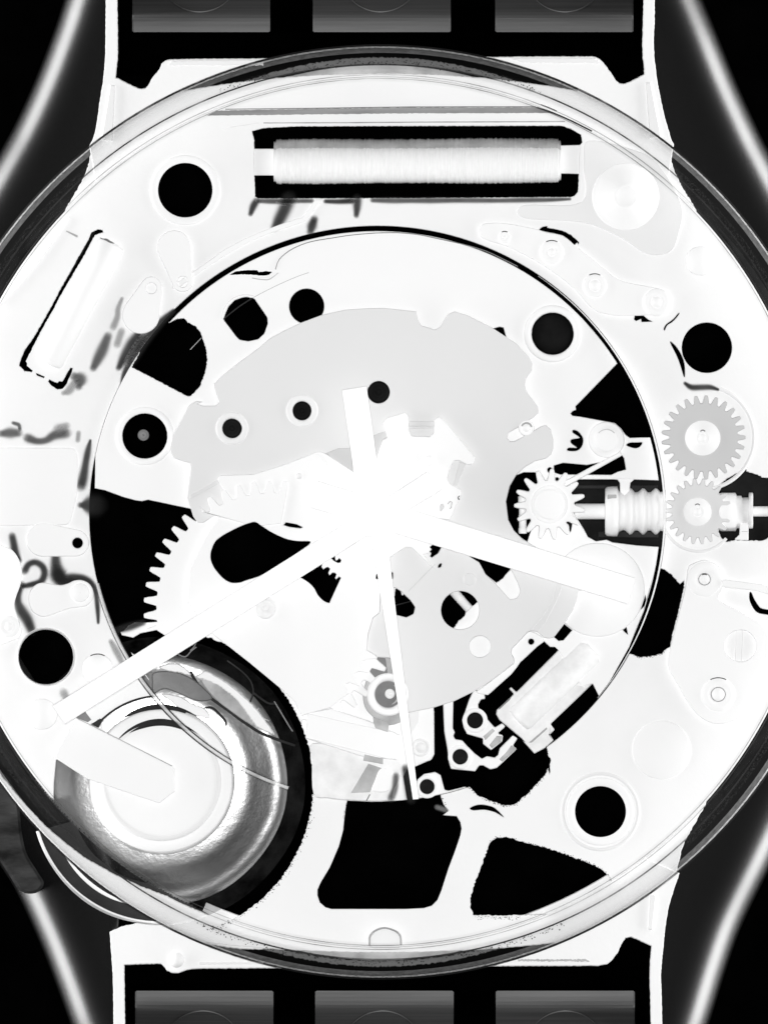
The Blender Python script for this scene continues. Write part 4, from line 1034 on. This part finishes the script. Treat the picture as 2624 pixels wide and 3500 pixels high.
sm(0, 1300, [(205, 1535, 60), (235, 1490, 55), (290, 1475, 55), (345, 1510, 60), (360, 1570, 62), (330, 1630, 60), (260, 1652, 50), (200, 1665, 45)], 55)
sm(0, 1300, [(450, 1440, 80), (455, 1500, 100), (475, 1570, 130), (520, 1610, 110), (600, 1600, 80), (680, 1610, 70), (740, 1650, 60), (775, 1720, 45), (790, 1850, 40), (795, 1960, 25)], 80)
sm(0, 1300, [(470, 1590, 120), (510, 1640, 100), (600, 1640, 60)], 100, 'film', 1.8)
sm(0, 1950, [(175, 120, 50), (148, 190, 60), (145, 260, 70), (175, 330, 95), (220, 400, 95), (250, 470, 80)], 80)
sm(0, 1950, [(900, 580, 40), (940, 650, 60), (980, 730, 50)], 50, 'film3')
sm(0, 1950, [(520, 1000, 70), (540, 1040, 60)], 60, 'film3')
sm(650, 650, [(530, 95, 60), (510, 130, 60), (490, 185, 40)], 55)
sm(650, 650, [(790, 85, 120), (760, 160, 110), (720, 240, 100), (690, 290, 70)], 100)
sm(650, 650, [(1350, 85, 80), (1350, 140, 65), (1345, 195, 45)], 60)
sm(650, 650, [(1000, 245, 65), (985, 290, 80), (975, 325, 60)], 75)
sm(650, 650, [(560, 85, 38), (700, 88, 48), (850, 85, 40), (980, 85, 36)], 45, 'film2')
sm(650, 650, [(1100, 88, 36), (1200, 90, 44), (1300, 85, 50)], 40)
sm(1300, 650, [(-60, 80, 38), (100, 82, 50), (250, 82, 44), (400, 82, 50), (600, 80, 44), (760, 80, 46), (950, 82, 40), (1150, 78, 44), (1350, 76, 38), (1530, 70, 24)], 44, 'film2')
sm(1924, 650, [(990, 1565, 30), (1040, 1595, 50), (1120, 1595, 50), (1190, 1595, 45), (1250, 1612, 25)], 45)
sm(0, 650, [(620, 370, 20), (540, 330, 10)], 12, 'film3')
sm(862, 2600, [(1560, 400, 40), (1500, 380, 40)], 30, 'film3')

sm(0, 1950, [(960, 480, 60), (1050, 455, 70), (1150, 425, 50)], 60, 'film', 9.5)
blur_film([(x, y, w) for x, y, w in ((1352, 2655, 22), (1349, 2695, 24), (1338, 2725, 26))], 24, 32, M['film2'], watch)
blur_film([(1385, 2630, 26), (1396, 2680, 34), (1404, 2725, 36)], 30, 33, M['film'], watch)

def flecks(paths, spread, count, size, z, mat, parent):
    """tiny specks strewn along a border"""
    V, F = [], []
    for path in paths:
        p = np.array(path, float)
        seg = np.linalg.norm(np.diff(p, axis=0), axis=1)
        cum = np.concatenate([[0], np.cumsum(seg)])
        for _ in range(int(count * cum[-1] / 100)):
            d = nrng.uniform(0, cum[-1])
            i = min(int(np.searchsorted(cum, d)) - 1, len(seg) - 1)
            i = max(i, 0)
            t = (d - cum[i]) / (seg[i] + 1e-9)
            q = p[i] + (p[i + 1] - p[i]) * t
            dr = (p[i + 1] - p[i]) / (seg[i] + 1e-9)
            nn = np.array([-dr[1], dr[0]])
            q = q + nn * nrng.normal(0, spread)
            r = size * nrng.uniform(0.4, 1.3)
            s0 = len(V)
            a0 = nrng.uniform(0, 6.28)
            for k in range(5):
                rr_ = r * nrng.uniform(0.6, 1.2)
                V.append(P(q[0] + rr_ * math.cos(a0 + k * 1.2566), q[1] + rr_ * math.sin(a0 + k * 1.2566), z + 0.01 * (s0 % 7)))
            F.append(tuple(range(s0, s0 + 5))[::-1])
    o = link_mesh("dark_flecks", V, F, mat, parent)
    o["kind"] = "stuff"
    return o
flecks([low(862, [(1500, 512), (1545, 487), (1600, 487), (1658, 502)]) + low(1724, [(100, 514), (250, 550), (400, 600), (560, 660), (630, 704), (672, 757)]),
        [(1866, 2552), (1876, 2590), (1872, 2625), (1862, 2650), (1833, 2682), (1800, 2715), (1760, 2752), (1724, 2756), (1690, 2744), (1655, 2731), (1630, 2717), (1603, 2692)],
        low(862, [(597, 262), (590, 300), (580, 370)]), low(862, [(1190, 240), (1208, 280), (1234, 318)]),
        tile(*R3, [(545, 678), (620, 704), (690, 700), (740, 688), (795, 678), (830, 644)]),
        low(862, [(1400, 990), (1658, 992)]) + low(1724, [(100, 985)]),
        ], 3.2, 46, 1.6, 0.6, M['black'], outer)
flecks([circle(540, 2680, 532, 40, -55, 70)], 5.0, 30, 1.8, 0.7, M['black'], outer)
flecks([circle(BX, BY, 1541, 60, -111, -69), circle(BX, BY, 1541, 60, 66, 114)], 6.0, 24, 2.2, 216, M['charcoal'], watch)

# ------------------------------------------------------------------ bezel
bz = [(1600, 60), (1593, 110), (1588, 150), (1571, 190), (1552, 206), (1533, 214), (1528, 206), (1502, 190), (1498, 172), (1495, 170), (1491, 168)]
bez = lathe("bezel", BX, BY, bz, None, watch, n=360,
            mats=[M['clear_dark'], M['clear_edge'], M['clear_band'], M['clear'], M['clear_speck'], M['clear_dark'], M['clear_pale'], M['clear_dark2']], idx=[0, 1, 2, 3, 4, 5, 6, 6, 7, 6])
lathe("bezel_seam", BX, BY, [(1484.5, 166), (1483, 168), (1481.5, 166)], M['clear_dark2'], bez, n=300)
key = plate("bezel_key", 10, 30, M['outer'], watch, [rounded(low(862, [(738, 1180), (740, 1110), (770, 1075), (820, 1056), (850, 1056), (900, 1075), (930, 1105), (936, 1180)]), 10)], b=3)
tube("key_line", smooth(low(862, [(738, 1168), (740, 1110), (775, 1072), (835, 1056), (900, 1075), (932, 1108), (936, 1165)]), 5, False), 2.8, 30, M['midlight'], key)
# dark gasket under the bezel flanks
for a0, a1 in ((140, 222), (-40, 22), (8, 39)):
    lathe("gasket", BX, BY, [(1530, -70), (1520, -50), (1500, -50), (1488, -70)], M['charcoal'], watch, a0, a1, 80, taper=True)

# ------------------------------------------------------------------ straps
def strap(y0, sgn, label, links, arcs):
    st = empty("watch_strap", label, "strap", 1312, y0, -100, "two ends of the watch strap")
    band = link_mesh("band", [], [], M['black'], st)
    yy = [y0 - sgn * 150, y0, y0 + sgn * 120, y0 + sgn * 400]
    zz = [-420, -760, -1350, -1500]
    V = []
    for y, z in zip(yy, zz):
        for x in (400, 2205):
            V.append(P(x, y, z))
    me = bpy.data.meshes.new("band")
    me.from_pydata(V, [], [(i * 2, i * 2 + 1, i * 2 + 3, i * 2 + 2) if sgn > 0 else (i * 2 + 2, i * 2 + 3, i * 2 + 1, i * 2) for i in range(3)])
    me.materials.append(M['black'])
    band.data = me
    ts = [0, 3, 20, 36, 48, 58, 68, 80, 95, 110, 140]
    sl = [0, 6, 26, 46, 66, 78, 82, 84.5, 85.5, 86, 86]
    prof = [(0, -170.0)]
    z = -100.0
    prof.append((0, z))
    for i in range(1, len(ts)):
        z -= math.tan(math.radians((sl[i] + sl[i - 1]) / 2)) * (ts[i] - ts[i - 1])
        prof.append((ts[i], z))
    zat = lambda d: float(np.interp(d, [p[0] for p in prof[1:]], [p[1] for p in prof[1:]]))
    for (xa, xb), ax in zip(links, arcs):
        V, F = [], []
        xs = [xa, xa + 5, xa + 30, (xa + xb) / 2, xb - 30, xb - 5, xb]
        dz = [-8, 0, 0, 0, 0, 0, -8]
        for d, zz_ in prof:
            for x, q in zip(xs, dz):
                dd = d + (4 if q and d == 0 else 0)
                V.append(P(x, y0 + sgn * dd, zz_ + q))
        m = len(xs)
        for i in range(len(prof) - 1):
            for k in range(m - 1):
                f = (i * m + k, i * m + k + 1, (i + 1) * m + k + 1, (i + 1) * m + k)
                F.append(f if sgn > 0 else f[::-1])
        ln = link_mesh("strap_link", V, F, M['link'], st, False)
        me = ln.data
        rad = 140
        yc = y0 + sgn * (68 + rad)
        pts = []
        for t in np.linspace(-0.95, 0.95, 40):
            x, d = ax + rad * math.sin(t), 68 + rad - rad * math.cos(t)
            if d < 138:
                pts.append((x, y0 + sgn * d, zat(d) + 2))
        tube("link_arc", pts, 3.2, 0, M['linkedge'], ln)
    return st
strap(108, -1, "upper end of the black strap with three grey links, above the dial", [(452, 923), (1069, 1540), (1692, 2164)], [682, 1300, 1930])
strap(3388, 1, "lower end of the black strap with three grey links, below the dial", [(462, 934), (1077, 1550), (1694, 2169)], [693, 1307, 1932])
